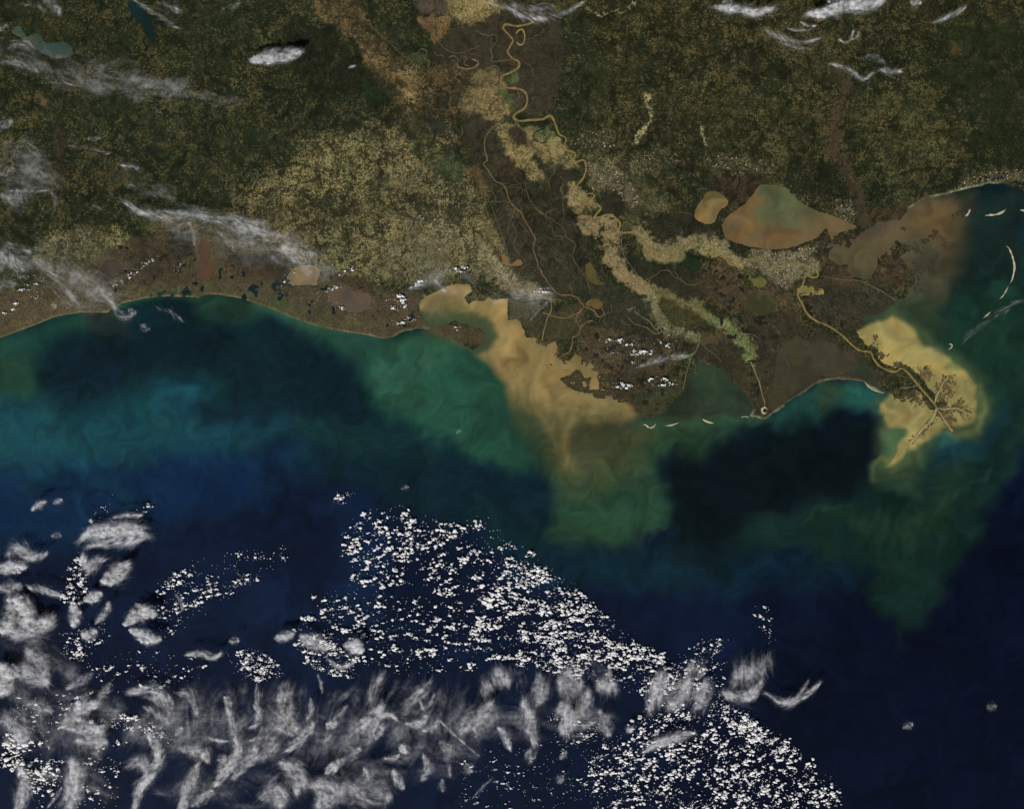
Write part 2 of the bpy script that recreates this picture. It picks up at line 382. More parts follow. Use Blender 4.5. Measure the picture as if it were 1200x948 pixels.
# ------------------------------------------------------------------ colour of the water: silt, algae and depth
def quad(x0, y0, x1, y1): return [(x0, y0), (x1, y0), (x1, y1), (x0, y1)]
WATER_BASE = (14, 23, 42)
WATER = [
 ('P', COAST, 5, 1, (40,37,31)),
 ('P', [(1000,640),(1500,500),(1500,1300),(700,1300),(800,900),(950,720)], 60, 1, (11,17,33)),
 # dark shelf water
 ('P', [(-400,330),(130,330),(330,330),(500,330),(620,400),(640,560),(700,640),(800,660),(800,690),(640,670),(520,610),(400,565),(330,545),(300,500),(200,470),(0,490),(-400,560)], 26, 1, (16,38,42)),
 ('P', [(300,470),(420,455),(470,490),(540,530),(620,550),(640,610),(560,600),(450,570),(340,520)], 18, .7, (15,34,44)),
 ('P', [(640,640),(800,640),(1000,640),(1010,690),(900,690),(760,690),(650,680)], 22, .8, (16,36,46)),
 ('P', [(300,505),(380,480),(470,500),(560,530),(500,540),(400,520)], 14, .5, (22,52,48)),
 # west: inshore green, dark pool, teal bloom, blue beyond
 ('P', [(-80,420),(0,394),(60,370),(128,362),(140,350),(130,382),(70,394),(30,425),(40,465),(0,480),(-80,500)], 14, .85, (30,66,54)),
 ('P', [(-80,440),(0,420),(30,410),(45,440),(30,465),(-20,470)], 10, .6, (34,58,44)),
 ('P', [(92,362),(130,362),(150,378),(150,395),(125,398),(103,385)], 8, .8, (44,48,40)),
 (4, [(132,362),(146,355),(172,350),(200,348),(229,349)], 6, .7, (40,76,56)),
 ('P', [(225,345),(260,343),(300,354),(320,364),(290,380),(240,380),(228,368)], 11, .85, (38,66,50)),
 ('P', [(330,368),(400,388),(452,398),(475,402),(445,445),(428,436),(395,412),(350,388)], 13, .75, (44,82,64)),
 (5, [(300,356),(340,372),(380,385),(430,394),(452,398)], 10, .9, (50,90,68)),
 ('P', [(130,385),(220,372),(290,390),(380,410),(420,440),(430,480),(330,470),(270,480),(255,440),(190,440),(110,462),(70,450),(70,410)], 30, .85, (15,32,37)),
 ('P', [(60,420),(110,410),(160,430),(130,455),(80,450)], 15, .5, (20,36,52)),
 ('P', [(-80,470),(50,478),(120,472),(175,452),(195,440),(225,448),(258,446),(256,462),(228,482),(262,496),(310,500),(330,512),(300,535),(200,545),(100,555),(0,575),(-80,580)], 22, .95, (25,66,72)),
 ('P', [(190,445),(215,448),(250,450),(240,468),(205,480),(180,470)], 10, .55, (27,70,82)),
 ('P', [(-80,545),(60,545),(150,540),(250,520),(340,530),(380,545),(330,575),(250,600),(120,640),(-80,650)], 26, .75, (17,42,66)),
 ('P', [(150,555),(230,540),(300,545),(300,580),(200,590)], 16, .5, (16,36,66)),
 (10, [(300,505),(330,510),(355,525),(345,545)], 14, .5, (24,60,74)),
 (5, [(20,570),(40,552),(70,560),(95,580),(100,600)], 8, .4, (22,58,72)),
 (6, [(110,560),(140,565),(150,590)], 9, .35, (25,64,76)),
 # central coast green
 ('P', [(425,445),(430,420),(455,402),(480,388),(515,392),(550,408),(585,420),(600,450),(595,490),(620,530),(640,550),(590,552),(520,520),(475,492),(440,478)], 15, .95, (38,78,60)),
 ('P', [(440,430),(460,405),(500,392),(525,400),(530,420),(500,440),(470,470),(440,465)], 10, .6, (54,94,72)),
 ('P', [(535,430),(575,420),(595,445),(598,475),(570,470),(540,460)], 12, .75, (32,66,50)),
 ('P', [(560,470),(600,470),(620,520),(600,540),(560,530),(530,500)], 16, .6, (30,62,48)),
 # the tan bay and its plume
 ('P', [(600,345),(640,395),(660,390),(690,420),(712,440),(712,462),(690,470),(640,460),(600,420)], 6, 1, (150,123,76)),
 ('P', [(484,360),(500,340),(520,332),(552,330),(560,345),(600,345),(600,372),(616,375),(618,397),(640,402),(655,396),(660,420),(690,430),(705,446),(705,462),(745,470),(752,492),(724,499),(690,492),(676,496),(668,520),(663,548),(652,525),(641,503),(618,492),(603,482),(592,455),(575,428),(560,414),(572,406),(581,392),(575,378),(555,372),(535,368),(505,372)], 6, 1, (150,123,76)),
 ('P', [(486,372),(500,365),(525,362),(550,364),(572,372),(583,390),(578,404),(560,414),(500,392)], 6, .95, (70,80,52)),
 ('P', [(500,350),(515,345),(524,352),(520,368),(505,372),(492,368)], 5, .6, (104,92,66)),
 ('P', [(512,345),(525,340),(540,352),(555,362),(545,370),(520,370)], 6, .6, (112,98,58)),
 ('P', [(590,452),(604,482),(622,494),(645,500),(655,540),(690,545),(740,500),(790,496),(895,490),(870,512),(820,540),(770,548),(762,556),(768,566),(782,568),(787,585),(786,612),(770,628),(720,640),(670,638),(640,622),(660,600),(650,575),(625,545),(608,510)], 12, .93, (38,62,43)),
 ('P', [(604,470),(640,480),(700,486),(748,490),(760,510),(730,540),(690,560),(670,575),(650,555),(630,520),(610,495)], 24, .85, (82,80,50)),
 ('P', [(640,500),(700,500),(760,505),(800,505),(760,535),(720,560),(690,590),(665,580),(650,545)], 24, .5, (60,72,46)),
 (7, [(640,560),(662,590),(700,612),(745,612),(772,596),(776,580),(768,572)], 9, .4, (46,74,52)),
 (5, [(664,540),(676,575),(705,598),(745,600)], 9, .35, (58,78,52)),
 (2.0, [(742,640),(775,628),(790,600)], 5, .5, (18,36,34)),
 ('P', [(650,600),(700,590),(760,570),(780,575),(780,610),(740,628),(690,632)], 10, .5, (36,68,50)),
 (2.5, [(585,400),(600,430),(618,460),(640,482)], 5, .4, (160,132,80)),
 (2, [(640,420),(660,440),(690,468),(730,480)], 4, .4, (162,134,82)),
 (2, [(612,410),(630,440),(650,470)], 5, .35, (134,108,64)),
 (2.5, [(570,420),(590,445),(600,475)], 5, .5, (128,106,62)),
 (1.5, [(630,470),(646,500),(652,530)], 4, .5, (140,116,68)),
 (6, [(650,478),(658,495),(663,520),(664,545)], 12, .6, (124,106,64)),
 (2.2, [(654,482),(661,500),(665,525),(664,545)], 5, .5, (140,116,70)),
 (3, [(700,478),(680,482),(668,490),(664,505)], 4, .5, (158,130,78)),
 (4, [(612,478),(630,490),(645,512)], 7, .6, (128,108,64)),
 (2.5, [(785,572),(786,600),(780,622)], 4, .5, (54,88,62)),
 ('P', [(668,498),(690,494),(720,500),(700,520),(675,530),(667,515)], 6, .55, (66,68,44)),
 ('P', [(598,470),(612,480),(628,495),(640,520),(620,505),(602,490)], 4, .5, (56,66,44)),
 # bays of the central marsh and the strip behind the barrier islands
 ('P', [(795,430),(815,418),(850,425),(885,465),(893,492),(790,500),(752,500),(745,490),(790,470)], 8, .9, (48,58,42)),
 ('P', [(810,430),(840,432),(860,460),(850,480),(815,470)], 10, .6, (46,66,46)),
 (5, [(752,500),(800,498),(860,496),(895,492)], 6, .7, (50,84,62)),
 ('P', [(893,494),(910,480),(960,447),(1000,444),(1036,458),(1034,480),(1004,470),(990,474),(975,485),(960,488),(940,498),(900,500)], 8, .9, (36,76,66)),
 ('P', [(955,450),(985,448),(978,475),(968,487),(958,470)], 7, .8, (52,70,48)),
 ('P', [(976,444),(1005,450),(1034,458),(1034,490),(1015,480),(990,466)], 7, .5, (34,82,74)),
 # black clear water
 ('P', [(780,560),(880,500),(1020,490),(1030,570),(1000,600),(930,640),(860,670),(790,660)], 24, .85, (15,31,31)),
 ('P', [(762,552),(790,545),(830,535),(850,520),(880,508),(930,502),(960,492),(975,480),(990,478),(1010,490),(1027,500),(1029,540),(1026,572),(1000,582),(940,590),(900,610),(870,632),(810,636),(790,622),(790,600),(782,570)], 16, .9, (12,21,24)),
 ('P', [(900,540),(960,520),(1020,520),(1024,565),(960,575),(900,590)], 14, .6, (10,17,20)),
 (6, [(905,497),(925,505),(950,492)], 7, .4, (28,62,56)),
 # eastern shelf
 ('P', [(1120,220),(1500,220),(1500,480),(1200,522),(1170,570),(1140,640),(1105,690),(1082,735),(1062,742),(1040,715),(1015,670),(980,655),(900,648),(860,640),(880,610),(940,592),(1000,584),(1026,560),(1040,480),(1060,400),(1060,300)], 14, .97, (20,40,34)),
 ('P', [(985,600),(1030,602),(1080,590),(1100,560),(1140,530),(1130,580),(1100,620),(1062,638),(1030,635),(1000,618)], 13, .75, (33,56,40)),
 ('P', [(1040,545),(1080,530),(1130,510),(1150,520),(1120,560),(1080,580),(1040,570)], 14, .7, (29,54,48)),
 ('P', [(1085,515),(1130,500),(1160,480),(1180,470),(1178,500),(1150,530),(1110,545)], 10, .5, (26,60,76)),
 ('P', [(1020,640),(1060,650),(1090,660),(1085,710),(1064,738),(1042,712)], 14, .5, (22,46,36)),
 ('P', [(860,640),(930,655),(1010,668),(1020,690),(900,690),(860,670)], 14, .6, (14,32,44)),
 (8, [(1150,590),(1185,540),(1205,490)], 14, .5, (28,56,48)),
 ('P', [(1020,680),(1100,680),(1085,715),(1072,742),(1062,758),(1052,735)], 10, .5, (18,38,33)),
 (1.2, [(938,605),(960,598),(985,592),(1000,590)], 4, .6, (44,66,52)),
 (1.2, [(1120,590),(1140,570),(1158,545)], 4, .45, (46,80,66)),
 ('P', [(1090,235),(1300,225),(1300,300),(1190,300),(1150,270),(1110,250)], 12, .9, (30,46,42)),
 ('P', [(1130,255),(1200,250),(1260,260),(1230,330),(1190,345),(1160,330),(1120,345)], 16, .9, (26,40,36)),
 ('P', [(1195,262),(1260,255),(1260,340),(1200,345)], 9, .8, (20,46,56)),
 ('P', [(1110,345),(1180,330),(1240,340),(1240,450),(1160,480),(1150,440),(1110,400)], 18, .8, (26,51,40)),
 ('P', [(1165,330),(1180,328),(1196,340),(1196,352),(1175,352),(1160,345)], 6, .6, (34,70,56)),
 # the sound
 ('P', [(960,300),(985,280),(1030,255),(1060,240),(1075,215),(1095,220),(1125,240),(1128,275),(1118,315),(1095,330),(1080,345),(1050,360),(1040,330),(1010,335),(960,320)], 24, .96, (106,88,60)),
 ('P', [(960,290),(1000,280),(1030,285),(1040,310),(1010,335),(970,315)], 8, .75, (98,88,64)),
 ('P', [(1045,285),(1075,275),(1105,300),(1110,340),(1075,390),(1030,380),(1050,340),(1060,310)], 16, .85, (70,70,52)),
 ('P', [(1080,240),(1125,238),(1125,262),(1100,270),(1075,265)], 9, .5, (118,90,58)),
 ('P', [(1090,300),(1118,285),(1124,320),(1110,350),(1085,360)], 12, .7, (70,66,48)),
 ('P', [(1060,350),(1090,345),(1110,380),(1100,400),(1070,385),(1040,380)], 13, .8, (44,58,42)),
 ('P', [(1000,340),(1040,340),(1060,360),(1040,372),(1010,378),(990,365)], 10, .8, (40,56,42)),
 ('P', [(1125,225),(1145,222),(1145,248),(1128,250)], 7, .6, (60,58,44)),
 # the yellow plume around the birdfoot
 ('P', [(1010,380),(1045,366),(1080,385),(1090,402),(1112,412),(1128,425),(1150,440),(1158,465),(1158,485),(1140,505),(1122,514),(1100,516),(1085,540),(1060,560),(1030,548),(1026,520),(1030,490),(1026,470),(1045,455)], 15, .9, (72,88,56)),
 ('P', [(1003,388),(1019,379),(1034,376),(1045,371),(1060,376),(1072,385),(1076,396),(1082,406),(1091,407),(1106,414),(1114,421),(1116,426),(1122,430),(1133,436),(1142,450),(1145,474),(1142,490),(1130,496),(1116,500),(1106,502),(1097,511),(1082,521),(1066,532),(1054,541),(1043,540),(1050,525),(1062,515),(1060,505),(1042,502),(1033,492),(1030,480),(1034,468),(1047,459),(1060,450),(1050,440),(1020,425),(1010,400)], 3, 1, (152,133,80)),
 ('P', [(1112,424),(1120,428),(1124,435),(1113,433),(1104,432)], 3, .7, (96,104,66)),
 ('P', [(1034,505),(1050,504),(1062,508),(1056,520),(1045,530),(1030,535),(1029,520)], 5, .8, (66,92,64)),
 (2.5, [(1062,525),(1048,532),(1032,537),(1027,545),(1030,560)], 5, .6, (122,118,72)),
 (1.5, [(1055,533),(1050,545),(1049,556)], 4, .6, (112,108,66)),
 (2.5, [(1105,502),(1116,508),(1122,515)], 4, .6, (100,108,66)),
 ('P', [(1096,510),(1108,502),(1118,512),(1120,520),(1102,522)], 4, .7, (34,78,74)),
 (3, [(1148,452),(1154,475),(1146,498),(1128,508)], 6, .7, (112,116,70)),
 (2, [(1085,392),(1092,403),(1106,412)], 5, .4, (100,104,62)),
 ('P', [(1028,545),(1060,545),(1085,555),(1075,575),(1045,580),(1028,565)], 9, .6, (48,66,46)),
 # blue wisps over the deep
 (4, [(700,668),(740,672),(790,668),(840,682),(870,680)], 9, .4, (17,44,64)),
 (4, [(860,660),(880,672),(905,655)], 9, .5, (16,44,66)),
 ('P', [(580,640),(640,650),(660,690),(600,690)], 16, .5, (18,48,64)),
 ('P', [(380,590),(430,580),(460,620),(440,740),(400,740),(390,640)], 20, .5, (20,44,74)),
 ('P', [(120,680),(330,650),(560,760),(400,780),(150,760)], 40, .5, (18,32,56)),
 # far inland side (only for completeness of the sheet)
]
LAKE_TINTS = {
 'round': ((136,108,66), [('P', [(817,225),(850,222),(856,238),(840,236),(836,244),(824,243)], 4, .8, (98,88,54))]),
 'great': ((116,90,60), [('P', [(880,210),(925,210),(960,245),(955,262),(920,265),(900,262),(880,250),(892,235)], 20, .85, (84,92,60)),
                         ('P', [(892,212),(915,215),(918,232),(905,240),(890,232)], 9, .6, (58,68,50)),
                         ('P', [(880,222),(890,232),(886,255),(870,262),(860,250)], 6, .5, (122,90,54)),
                         ('P', [(965,262),(1010,262),(1000,280),(965,280)], 8, .6, (116,98,64))]),
 'bay': ((62,59,44), [('P', [(985,425),(1035,440),(1040,462),(1000,450)], 8, .8, (46,58,44)), ('P', [(925,415),(960,405),(985,425),(950,440)], 14, .7, (68,62,45))]),
 'salvador': ((58,60,38), [('P', [(895,338),(915,345),(905,356),(893,352)], 4, .7, (82,82,50))]),
 'upper': ((104,96,54), []), 'allemands': ((34,46,32), []), 'white': ((96,80,66), []), 'grand': ((124,104,80), []),
 'calcasieu': ((84,64,50), []), 'sabine': ((74,66,52), []), 'reservoir': ((24,40,38), []), 'livingston': ((58,74,64), [('P', [(10,30),(30,35),(40,50),(20,50)], 6, .8, (84,86,66))]),
 'dark_pool': ((48,44,38), []), 'oxbow_pool': ((46,40,32), []), 'verret': ((96,80,44), []), 'palourde': ((110,88,48), []),
 'fausse': ((132,100,66), []), 'crescent': ((140,122,72), []),
}
def stir(X, Y, amount, steps=9, s1=74, s2=24, seed=300):
    """follow slow eddies back in time, so that fronts are drawn out into hooks and filaments"""
    x, y = X.copy(), Y.copy()
    psi = lambda u, v: fbm(u, v, s1, 2, seed, .35) * s1 * .55 + fbm(u, v, s2, 2, seed + 50, .35) * s2 * .26
    for _ in range(steps):
        p0 = psi(x, y)
        vx = psi(x, y + 1.0) - p0; vy = -(psi(x + 1.0, y) - p0)
        x = x + vx * amount; y = y + vy * amount
    return x, y

def water_tint(X, Y):
    k = (0.22 + 0.78 * sstep(395, 520, Y)) * (1 - .75 * np.exp(-((X - 1090) ** 2 + (Y - 450) ** 2) / 70 ** 2)) 
    k = k * (1 - .5 * np.exp(-(((X - 690) / 110) ** 2 + ((Y - 500) / 80) ** 2)))
    sx, sy = stir(X, Y, 1.15 * k)
    sx = sx + fbm(X, Y, 9, 3, 17) * .9 * k; sy = sy + fbm(X, Y, 9, 3, 29) * .9 * k
    c = np.stack(paint(sx, sy, WATER_BASE, WATER, 3), -1)
    # silt and algae drawn out along the same eddies
    tx, ty = stir(X, Y, 3.0 * (.4 + .6 * k), 14, 60, 20, 400)
    fil = fbm(tx, ty, 40, 5, 47, 0.62)
    fin = fbm(tx, ty, 11, 3, 59, 0.6)
    big = fbm(X, Y, 150, 3, 63)
    c = c * (1 + 0.28 * fil + 0.13 * fin + 0.10 * big)[..., None]
    c = c * (1 + 0.07 * fbm(tx, ty, 28, 3, 57)[..., None] * np.array([1.0, .2, -.9]))
    return c

# ------------------------------------------------------------------ colour of the land: woods, fields, marsh
F, Cc = (36,40,26), (94,83,54)     # woodland, clearing
def R_(shape, pts, soft, op, wood=None, field=None, share=None):
    w = wood or (None,)*3; f = field or (None,)*3
    return (shape, pts, soft * (.55 if shape == 'P' else .8), op, (*w, *f, share))
LAND = [
 # uplands
 R_('P', quad(600,-60,1260,60), 40, .7, (42,42,27), (100,84,52), .33),
 R_('P', quad(700,0,1000,210), 50, .6, (42,41,26), (104,88,56), .36),
 R_('P', [(1070,40),(1150,30),(1260,40),(1260,190),(1160,195),(1130,170),(1160,130),(1090,100)], 16, .8, (36,40,24), (78,70,44), .14),
 R_('P', [(1040,95),(1110,105),(1140,140),(1130,190),(1040,215),(1010,190),(1010,120)], 22, .7, (44,44,28), (108,96,58), .42),
 R_('P', [(890,100),(985,95),(980,190),(900,195)], 25, .6, (44,44,28), (104,90,56), .4),
 R_('P', [(930,190),(985,190),(1005,240),(950,232),(935,215)], 8, .7, (36,38,26), (90,80,56), .2),
 R_('P', quad(640,20,700,60), 18, .7, (40,42,28), (80,72,46), .14),
 R_('P', quad(740,140,830,185), 18, .6, (38,38,25), (92,82,52), .22),
 R_('P', [(0,100),(120,90),(250,110),(330,160),(300,230),(150,250),(-60,260),(-60,100)], 30, .5, (38,42,30), (96,84,52), .32),
 R_('P', [(200,0),(290,0),(300,60),(230,60),(190,30)], 20, .5, (36,40,27), (80,74,48), .26),
 R_('P', [(330,30),(355,28),(400,42),(425,75),(440,100),(455,118),(445,140),(425,110),(370,110),(335,70)], 8, .85, (37,36,26), (74,66,44), .1),
 R_('P', [(418,95),(450,100),(455,120),(430,125)], 6, .8, (34,44,28), (60,62,40), .1),
 R_('P', [(310,100),(420,115),(430,140),(380,170),(300,190)], 20, .6, (36,40,28), (92,82,52), .26),
 R_('P', [(440,20),(470,25),(480,60),(500,85),(470,80),(445,50)], 8, .7, (44,44,32), (92,88,58), .3),
 # prairie of pale fields
 R_('P', [(410,150),(440,143),(480,150),(520,172),(548,195),(560,225),(580,260),(592,300),(606,332),(560,322),(500,330),(440,333),(395,325),(355,305),(320,285),(290,255),(285,225),(310,205),(345,192),(372,175)], 16, .95, (58,54,38), (146,126,88), .44),
 R_('P', [(340,165),(400,150),(440,165),(430,230),(400,250),(340,230)], 12, .6, (54,52,35), (156,138,92), .44),
 R_('P', [(440,290),(520,270),(590,280),(600,325),(540,320),(450,325)], 18, .6, (80,72,55), (140,124,94), .46),
 R_('P', [(480,150),(530,170),(550,200),(540,215),(515,205),(480,180)], 10, .7, (58,62,40), (112,106,66), .36),
 R_('P', [(515,185),(540,188),(545,205),(530,215),(515,200)], 6, .7, (58,66,42), (90,92,58), .4),
 R_(4, [(383,195),(385,250),(382,270)], 5, .7, (46,46,34), None, .2),
 R_(3, [(415,200),(402,250)], 5, .6, (48,47,34), None, .2),
 R_('P', [(520,245),(535,240),(545,255),(535,265),(520,262)], 5, .8, (50,48,38), (90,84,62), .2),
 R_('P', [(270,215),(330,215),(345,250),(310,270),(270,250)], 16, .5, (58,52,36), (140,122,80), .46),
 R_('P', [(60,275),(110,265),(150,280),(140,310),(100,330),(50,330),(20,300)], 16, .7, (72,64,46), (150,136,98), .45),
 R_('P', [(130,262),(150,270),(150,290),(125,290)], 6, .5, None, (160,142,92), .6),
 R_('P', [(150,250),(250,255),(330,280),(360,310),(300,300),(200,285)], 14, .5, (76,66,48), (118,98,68), .42),
 # red river valley
 R_('P', [(350,-20),(420,-20),(430,20),(445,45),(470,70),(500,85),(535,72),(560,60),(575,70),(560,90),(550,110),(555,130),(530,140),(500,140),(470,130),(450,105),(428,75),(415,45),(380,25)], 8, .85, (62,52,38), (136,104,68), .40),
 R_('P', [(425,55),(440,65),(470,85),(490,98),(480,112),(455,100),(432,78)], 6, .8, (84,66,45), (148,114,74), .55),
 R_('P', [(365,0),(395,5),(405,22),(385,25),(370,15)], 6, .8, (78,66,44), (126,104,66), .45),
 R_('P', [(488,22),(515,18),(530,20),(524,40),(512,50),(498,36)], 5, .9, (108,80,56), (138,100,68), .6),
 R_('P', [(480,-20),(520,-20),(530,14),(508,17),(488,16)], 8, .9, (82,66,58), (92,76,62), .3),
 R_('P', [(440,80),(470,75),(490,85),(485,92),(460,88)], 4, .6, (60,58,40), (170,140,92), .35),
 R_('P', [(478,60),(500,62),(505,75),(490,82),(476,74)], 6, .8, (56,60,40), (90,86,56), .4),
 R_('P', [(505,50),(520,52),(525,62),(515,74),(505,66)], 4, .7, (52,44,36), (64,54,42), .2),
 R_('P', [(454,102),(466,101),(468,112),(458,114)], 3, .9, (58,52,42), (66,58,44), .1),
 R_('P', [(475,108),(488,108),(490,122),(478,124)], 5, .7, (46,44,32), (190,156,100), .4),
 R_('P', [(450,125),(500,140),(512,165),(500,170),(470,160),(450,145)], 8, .7, (54,50,36), (96,84,58), .3),
 R_('P', [(500,140),(530,140),(545,165),(530,180),(505,165)], 7, .8, (52,46,36), (150,120,76), .3),
 R_('P', [(528,98),(548,98),(550,108),(532,110)], 3, .9, (54,48,40), (70,62,48), .12),
 R_('P', [(513,106),(524,110),(528,132),(518,130),(512,118)], 3, .9, (48,46,36), (66,60,46), .12),
 R_('P', [(500,134),(514,136),(522,154),(510,158),(500,146)], 3, .9, (48,46,37), (66,60,46), .12),
 R_('P', [(436,78),(448,86),(462,100),(452,110),(440,98)], 3, .5, (44,42,32), (70,62,44), .15),
 R_('P', [(466,92),(478,96),(474,104),(464,100)], 3, .8, (50,46,36), (70,60,46), .12),
 R_('P', [(492,112),(504,110),(508,124),(496,128)], 3, .7, (50,48,36), (80,72,50), .2),
 # the bottomland swamps
 R_('P', [(530,25),(590,10),(600,0),(660,30),(660,70),(650,115),(640,133),(605,133),(590,150),(560,152),(545,140),(530,120),(540,95),(560,80),(530,70),(520,50)], 7, .92, (58,50,40), (74,64,48), .2),
 R_('P', [(520,0),(575,-10),(590,8),(575,20),(548,32),(528,18)], 6, .9, (104,88,58), (158,132,86), .6),
 R_('P', [(610,40),(655,50),(650,110),(640,130),(622,130),(618,100),(612,75)], 8, .6, (60,51,39), (76,64,48), .2),
 R_('P', [(555,85),(580,78),(592,92),(598,118),(600,132),(588,142),(566,136),(548,130),(538,128),(545,108)], 6, .9, (96,78,56), (166,136,92), .62),
 R_('P', [(596,90),(607,86),(608,98),(598,100)], 3, .9, (66,78,46), (84,96,58), .6),
 R_('P', [(582,105),(594,107),(604,112),(606,130),(596,128),(588,118)], 4, .8, (72,74,46), (86,92,54), .4),
 R_('P', [(545,135),(565,138),(570,160),(560,200),(550,185),(543,160)], 7, .9, (58,50,40), (70,60,46), .2),
 R_('P', [(545,200),(552,192),(565,200),(572,220),(574,235),(565,232),(560,215)], 4, .9, (88,68,50), (104,80,56), .4),
 R_('P', [(563,212),(571,216),(573,232),(566,234)], 3, .8, (116,86,58), (128,96,62), .5),
 R_('P', [(570,155),(585,150),(592,175),(610,195),(630,220),(655,240),(672,260),(690,290),(705,320),(720,345),(690,350),(640,345),(610,335),(594,300),(585,280),(578,240),(565,200)], 7, .93, (50,46,36), (72,65,48), .26),
 R_('P', [(590,240),(620,260),(630,310),(610,320),(595,290)], 10, .5, (62,54,44), (80,70,54), .3),
 R_('P', [(625,270),(660,270),(670,320),(640,330)], 12, .6, (58,54,38), (76,70,48), .3),
 R_('P', [(625,180),(640,175),(665,200),(678,208),(668,215),(670,245),(660,260),(640,235),(632,205)], 6, .9, (50,45,36), (66,58,46), .2),
 R_('P', [(575,185),(590,182),(606,195),(598,205),(582,200)], 5, .6, (74,58,46), (84,66,52), .3),
 R_('P', [(580,145),(620,148),(645,152),(660,165),(672,185),(680,195),(665,198),(640,190),(628,180),(624,188),(640,206),(640,214),(618,208),(604,192),(592,180),(590,165)], 5, .92, (92,78,54), (158,132,86), .58),
 R_('P', [(594,150),(612,152),(620,165),(612,172),(600,166)], 4, .9, (56,46,38), (70,58,46), .15),
 R_('P', [(625,150),(640,148),(648,160),(636,168),(625,162)], 4, .8, (66,74,48), (110,106,68), .45),
 R_('P', [(640,178),(655,182),(660,195),(650,195),(640,188)], 4, .6, (60,66,42), None, .3),
 R_('P', [(668,215),(682,220),(692,232),(700,244),(680,252),(670,250),(665,235)], 4, .9, (110,92,64), (166,138,98), .65),
 R_('P', [(677,256),(695,250),(718,252),(712,262),(704,266),(704,276),(686,276),(678,268)], 3, .95, (116,94,68), (164,134,98), .7),
 R_('P', [(708,262),(722,258),(730,270),(726,285),(730,303),(738,316),(750,326),(760,330),(758,344),(742,343),(724,332),(711,312),(705,292),(708,277)], 3, .95, (114,92,68), (164,134,98), .72),
 R_('P', [(738,268),(752,268),(765,283),(782,285),(800,277),(832,273),(852,284),(864,300),(874,308),(866,322),(845,308),(830,297),(806,296),(792,310),(770,306),(754,300),(748,284)], 4, .93, (110,94,64), (160,136,94), .62),
 R_('P', [(726,250),(745,248),(755,262),(742,270),(728,264)], 5, .6, (74,70,48), (130,114,78), .45),
 R_('P', [(755,330),(775,338),(795,348),(822,356),(842,374),(856,384),(850,392),(835,384),(815,366),(790,358),(765,348),(754,342)], 4, .9, (88,80,54), (148,128,86), .55),
 R_('P', [(815,352),(835,368),(858,382),(872,390),(884,404),(890,420),(886,428),(876,424),(868,406),(850,392),(830,372)], 3.5, .92, (78,84,48), (136,136,88), .5),
 R_('P', [(757,340),(768,345),(774,366),(788,380),(808,388),(826,398),(815,406),(790,396),(772,384),(760,366)], 4, .88, (82,80,54), (152,138,104), .5),
 R_('P', [(775,350),(815,362),(830,385),(800,388),(780,372)], 6, .7, (66,60,38), (86,76,48), .35),
 # teche ridge and morgan city
 R_('P', [(565,285),(585,300),(600,322),(625,332),(645,345),(655,352),(640,354),(610,346),(585,335),(560,320)], 7, .85, (110,94,72), (164,140,106), .55),
 R_('P', [(598,350),(630,345),(640,350),(630,372),(600,376)], 6, .9, (84,76,62), (100,90,72), .35),
 R_('P', [(632,350),(645,352),(645,362),(633,366)], 3, .8, (48,50,44), None, .1),
 R_('P', [(560,250),(580,262),(590,285),(575,290),(560,275)], 6, .7, (92,78,56), (156,130,88), .55),
 R_('P', [(610,375),(680,355),(690,395),(655,402),(620,398)], 5, .9, (62,56,40), (86,72,50), .3),
 # east of the swamps
 R_('P', [(712,282),(735,300),(760,310),(800,315),(830,320),(850,345),(800,352),(770,335),(750,325),(735,312),(728,298)], 7, .9, (46,43,33), (60,54,42), .15),
 R_('P', [(690,340),(720,340),(755,350),(765,370),(740,385),(705,385),(690,370)], 8, .85, (50,48,38), (66,62,48), .18),
 R_('P', [(735,248),(760,255),(812,248),(830,264),(846,272),(846,282),(810,275),(780,283),(768,278),(755,262)], 7, .92, (45,42,32), (60,56,42), .15),
 R_('P', [(705,232),(715,226),(726,232),(728,246),(716,250),(706,244)], 4, .95, (48,44,36), (54,48,38), .1),
 R_('P', [(690,180),(740,190),(780,235),(790,245),(740,250),(725,225),(700,230),(690,215)], 12, .7, (72,66,46), (120,106,76), .42),
 R_('P', [(775,212),(795,212),(798,222),(780,224)], 6, .7, (82,60,42), (98,72,50), .4),
 R_('P', [(828,205),(860,205),(895,212),(885,224),(870,238),(855,250),(850,235),(835,222)], 6, .85, (58,46,38), (78,60,46), .3),
 R_('P', [(848,250),(850,238),(862,235),(858,248)], 3, .8, (40,36,32), (84,62,46), .3),
 # marshes
 R_('P', [(-400,420),(-60,360),(0,345),(60,330),(110,300),(150,285),(200,275),(250,275),(310,298),(345,312),(385,325),(440,338),(490,345),(520,360),(508,395),(450,405),(400,400),(320,370),(240,352),(130,372),(0,402),(-60,425),(-400,600)], 12, .93, (77,65,52), (106,88,64), .34),
 R_('P', [(150,285),(215,280),(225,300),(200,310),(170,305)], 8, .6, (62,50,40), (92,74,52), .2),
 R_('P', [(260,300),(330,300),(340,320),(300,330),(270,320)], 8, .6, (64,50,40), (88,66,48), .25),
 R_('P', [(380,320),(430,325),(440,345),(415,345),(395,333)], 7, .7, (66,52,42), (78,62,48), .15),
 R_(4, [(150,348),(200,338),(260,338),(330,360),(400,380),(470,380)], 6, .6, (80,76,50), (98,90,58), .4),
 R_('P', [(320,350),(332,350),(334,360),(322,360)], 3, .8, (74,84,52), None, .1),
 R_('P', [(203,332),(214,332),(212,345),(203,344)], 3, .8, (66,76,50), None, .1),
 R_('P', [(200,270),(228,272),(226,296),(208,302),(196,290)], 6, .8, (46,46,42), (84,76,60), .15),
 R_('P', [(268,294),(300,298),(330,300),(334,312),(300,314),(270,306)], 6, .75, (48,45,42), (78,70,58), .15),
